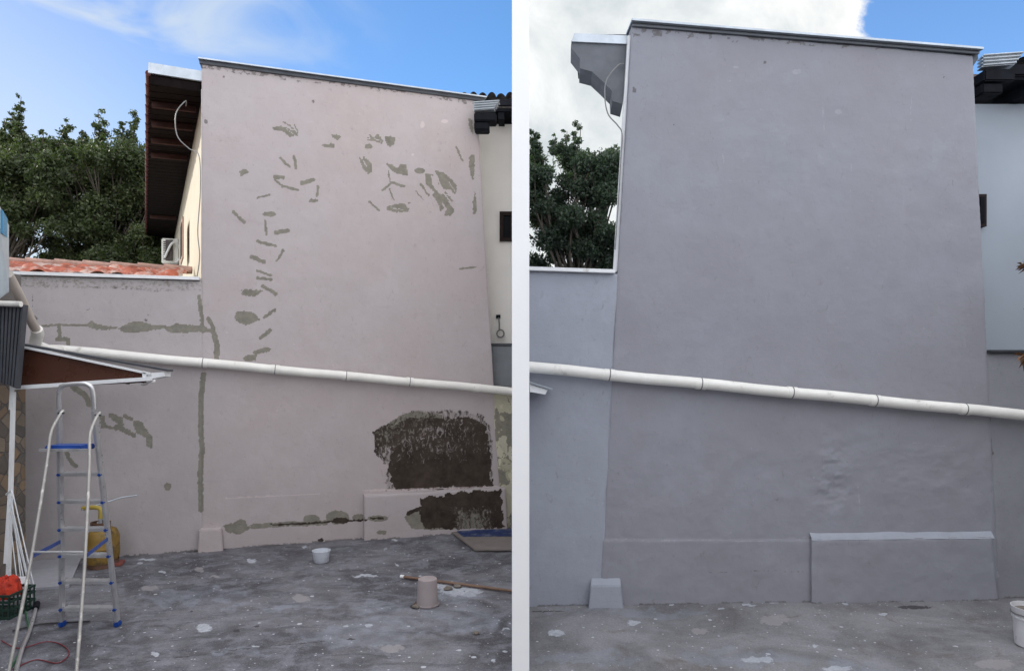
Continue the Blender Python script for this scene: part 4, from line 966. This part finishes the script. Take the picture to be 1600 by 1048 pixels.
# white neighbour house
n2h = thing('neighbouring_house', (6, 7, 0), 'bluish white house with dark eaves and a slit window behind the lavender house', 'house')
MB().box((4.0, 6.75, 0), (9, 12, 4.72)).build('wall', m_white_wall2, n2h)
MB().box((5.9, -4.2, 0), (9, 5.75, 3.9)).build('side_shade_block', m_dark, n2h)  # added unseen block beside the right yard, shades the lower wall
def tr(name, S0, S1, D0, D1, z0, z1, nt, nr): return tile_roof(name, S0, S1, D0, D1, z0, z1, nt, nr, m_tiled, n2h, 'X', .05)
tr('roof', 4.75, 9, 6.45, 9, 4.98, 5.5, 20, 7)
b = MB(); b.box((4.5, 6.43, 4.88), (9, 6.46, 4.97)); b.box((4.5, 6.47, 4.84), (9, 7.2, 4.88)); b.build('eave', m_black, n2h)
for x in (4.92, 5.3): MB().box((x, 6.49, 4.73), (x+.09, 7.0, 4.838)).build('rafter', m_black, n2h)
p0 = P(1527, 355, 6.72); p1 = P(1537.5, 305, 6.72)
b = MB(); b.box((p0.x-.04, 6.68, p0.z), (p1.x, 6.749, p1.z)); wn2 = b.build('window', m_frame, n2h)
MB().box((p0.x, 6.672, p0.z+.03), (p1.x-.025, 6.68, p1.z-.03)).build('pane', m_glass, wn2)
# pipe right
pa = on(828, 573, .085, 'R'); pa.x = .058; pb = on(1640, 652, .085, 'R')
pipe('drain_pipe', 'long white drain pipe sloping across the lavender grey wall', pa, pb, .048, [952, 1095, 1237, 1367, 1507], [952, 1095, 1237, 1367, 1507], 'R')
# canopy corner
cc = thing('canopy_corner', P(843, 606, 5.4), 'small white corner of a canopy jutting out from the white divider slab below the pipe', 'canopy')
MB().prism([P(828, 596, 5.4), P(864, 607, 5.4), P(863, 609, 5.4), P(828, 599, 5.4)], (0, .4, 0)).build('roof_sheet', m_zinc, cc)
MB().prism([P(828, 600, 5.42), P(856, 609, 5.42), P(852, 616, 5.42), P(828, 612, 5.42)], (0, .35, 0)).build('frame', m_trim, cc)
# white bucket at right edge
wbk = thing('bucket', G(1608, 1015), 'white paint bucket cut off by the right edge of the floor', 'bucket')
wc_ = G(1613, 1008)
MB().lathe(wc_, [(0, .005), (.100, 0), (.108, .006), (.120, .20), (.128, .205), (.128, .215), (.122, .22), (.128, .235), (.132, .275), (.134, .28), (.134, .288), (.128, .288), (.118, .20), (.10, .02), (0, .015)], 36).build('body', m_bwhite, wbk, smooth=True)
MB().lathe(wc_, [(.121, .255), (0, .256)], 36).build('contents', m_stone, wbk)
MB().tube([wc_+Vector((.132*math.cos(a), .132*math.sin(a), .24)) for a in np.linspace(0, 2*math.pi, 37)], .004, 6).build('rim', m_strap, wbk, smooth=True)
# dry plant from right edge
dp = thing('dry_plant', P(1600, 500, 5.5), 'dry brown plant with curled dead leaves poking in at the right edge of the photo', 'plant')
MB().tube(bez([P(1640, 640, 5.55), P(1622, 560, 5.5), P(1612, 480, 5.5), P(1606, 412, 5.5)]), .018, 8).build('stem', m_bark, dp, smooth=True)
b = MB()
for (x, y, L, n) in ((1604, 414, .10, 26), (1602, 556, .12, 30), (1612, 480, .10, 16)):
    for i in range(n):
        c0_ = P(x+random.uniform(-2, 8), y+random.uniform(-4, 6), 5.5+random.uniform(-.05, .05))
        d = Vector((random.uniform(-1, .6), random.uniform(-.6, .6), random.uniform(-.7, .5))).normalized()*L*random.uniform(.4, 1)
        s_ = d.cross(Vector((0, 0, 1))).normalized()*.02; b.add([c0_, c0_+d*.5+s_, c0_+d+Vector((0, 0, -.02)), c0_+d*.5-s_+Vector((0, 0, .012))], [(0, 1, 2, 3)])
b.build('dead_leaves', m_dry, dp)

# ------------------------------------------------------------------ trees
def leaves(name, clumps, n, size, mat, parent, seed):
    r = np.random.RandomState(seed); cs = np.array([c[:3] for c in clumps]); rad = np.array([c[3] for c in clumps])
    wgt = rad**2.4; wgt /= wgt.sum(); idx = r.choice(len(cs), n, p=wgt)
    d = r.normal(size=(n, 3)); d /= np.linalg.norm(d, axis=1)[:, None]
    rr = r.uniform(0, 1, n)**.45
    wob = .35+1.3*fbm(cs[idx, 0]*3+d[:, 0]*3, d[:, 1]*3+d[:, 2]*3.5+cs[idx, 2]*2, 3, seed)
    c = cs[idx]+d*(rad[idx]*rr*wob)[:, None]*np.array([1, 1, .8])
    # twig clustering
    tw = r.normal(size=(n//14+1, 3))*.0
    ax = r.normal(size=(n, 3)); ax[:, 2] -= .3; ax /= np.linalg.norm(ax, axis=1)[:, None]
    up = r.normal(size=(n, 3)); sd_ = np.cross(ax, up); sd_ /= np.linalg.norm(sd_, axis=1)[:, None]
    L = size*r.uniform(.6, 1.3, n)[:, None]
    nn = np.cross(ax, sd_)
    v = np.stack([c-ax*L*.5, c+sd_*L*.24+nn*L*.05, c+ax*L*.5, c-sd_*L*.24+nn*L*.05], 1).reshape(-1, 3)
    off = np.array(wloc(parent)); v = v-off
    me = bpy.data.meshes.new(name); me.vertices.add(len(v)); me.vertices.foreach_set('co', v.astype(np.float32).ravel())
    me.loops.add(n*4); me.loops.foreach_set('vertex_index', np.arange(n*4, dtype=np.int32)); me.polygons.add(n); me.polygons.foreach_set('loop_start', np.arange(0, n*4, 4, dtype=np.int32)); me.update(calc_edges=True)
    at = me.attributes.new('tone', 'FLOAT', 'POINT'); tn = np.clip(r.uniform(0, 1, n)*.7+.3*_h(idx.astype(float), idx*0., 4), 0, 1); at.data.foreach_set('value', np.repeat(tn, 4).astype(np.float32))
    me.materials.append(mat); return link(bpy.data.objects.new(name, me), parent)
def tree(name, label, base, clumps, n, size, mat, bark, seed, trunk_r=.16, sprigs=()):
    t = thing(name, base, label, 'tree', None); base = Vector(base); r = random.Random(seed)
    cz = [Vector(c[:3]) for c in clumps]; cen = sum(cz, Vector())/len(cz); fork = Vector((base.x+(cen.x-base.x)*.5, base.y+(cen.y-base.y)*.5, base.z+(min(c.z for c in cz)-base.z)*.8))
    MB().tube(bez([base, (base+fork)/2+Vector((.1, 0, 0)), fork]), [trunk_r*(1-.4*i/16) for i in range(17)], 10).build('trunk', bark, t, smooth=True)
    b = MB()
    for i, c in enumerate(cz):
        m1 = fork.lerp(c, .4)+Vector((r.uniform(-.3, .3), r.uniform(-.2, .2), r.uniform(.1, .4))); p = bez([fork, m1, c], 7); b.tube(p, [trunk_r*.30*(1-.85*j/(len(p)-1)) for j in range(len(p))], 6)
        for k in range(4):
            e = c+Vector((r.uniform(-1, 1), r.uniform(-1, 1), r.uniform(-.4, 1)))*clumps[i][3]*.95; s_ = m1.lerp(c, r.uniform(.3, 1)); p = bez([s_, s_.lerp(e, .5)+Vector((0, 0, r.uniform(-.1, .15))), e], 4); b.tube(p, [trunk_r*.12*(1-.8*j/(len(p)-1)) for j in range(len(p))], 4)
    cl = list(clumps)
    for (p, q_, rad) in sprigs:
        p = Vector(p); q_ = Vector(q_); b.tube([p, p.lerp(q_, .5)+Vector((.03, 0, 0)), q_], [.018, .012, .006], 4)
        for k in range(7): c = p.lerp(q_, k/6); cl.append((c.x+r.uniform(-.1, .1), c.y+r.uniform(-.1, .1), c.z, rad*r.uniform(.55, 1.1)*(1.15-.6*k/6)))
    b.build('branches', bark, t, smooth=True)
    leaves('crown', cl, n, size, mat, t, seed)
    return t
def clump_px(spec, Y, jy, seed):
    r = random.Random(seed); out = []
    for (px, py, rp) in spec:
        y = Y+r.uniform(-jy, jy); p = P(px, py, y); out.append((p.x, p.y, p.z, rp/F*y))
    return out
r_ = random.Random(3)
def fill(x0, x1, topf, bot, n, seed, rmin=15, rmax=27):
    r = random.Random(seed); o = []
    for _ in range(n):
        x = r.uniform(x0, x1); o.append((x, r.uniform(topf(x)+14, bot), r.uniform(rmin, rmax)))
    return o
def topL(x): return np.interp(x, [-80, 5, 40, 70, 100, 125, 150, 175, 205, 235, 280], [215, 215, 200, 240, 215, 222, 205, 225, 208, 222, 240])
spA = fill(-70, 95, topL, 335, 60, 1, 18, 32)+fill(-70, 95, lambda x: 315, 430, 24, 2, 10, 20)
spB = fill(115, 285, topL, 430, 88, 4, 20, 36)+fill(85, 125, topL, 330, 12, 44, 16, 28)
sprA = [(P(25, 215, 16.5), P(33, 152, 16.5), .17), (P(40, 220, 16.2), P(18, 180, 16.2), .15), (P(8, 220, 16.5), P(6, 185, 16.5), .14), (P(62, 240, 16.5), P(68, 205, 16.4), .13)]
sprB = [(P(155, 225, 17), P(153, 172, 17), .18), (P(103, 230, 17), P(103, 190, 17), .17), (P(205, 225, 17), P(213, 180, 17), .18), (P(192, 230, 17), P(190, 196, 17), .15), (P(130, 235, 17), P(128, 205, 17), .14)]
tree('evergreen_tree', 'tall green tree with thin gappy lower crown at the far left behind the clay roof', (-13.4, 16.6, 0), clump_px(spA, 16.6, 1.1, 5), 120000, .088, m_leafL, m_bark, 21, .16, sprA)
tree('evergreen_tree', 'dense dark green tree filling the sky between the far left tree and the dark eave', (-10.9, 17.2, 0), clump_px(spB, 17.2, 1.1, 6), 200000, .088, m_leafL, m_bark, 22, .16, sprB)
def topR(x): return np.interp(x, [800, 830, 850, 875, 900, 925, 950, 985], [215, 235, 240, 225, 240, 235, 245, 230])
spC = fill(800, 985, topR, 345, 38, 9, 16, 28)+fill(800, 985, lambda x: 340, 430, 26, 10, 14, 26)
sprC = [(P(880, 240, 13), P(886, 205, 13), .12), (P(900, 238, 13), P(908, 192, 13), .11), (P(838, 240, 13), P(826, 202, 13), .13), (P(952, 250, 13), P(955, 228, 13), .13), (P(862, 240, 13), P(868, 212, 13), .10)]
tree('broadleaf_tree', 'grey green tree with bare visible limbs behind the low pale lavender wall', (1.1, 13.2, 0), clump_px(spC, 13.2, .8, 7), 105000, .070, m_leafR, m_bark, 23, .13, sprC)
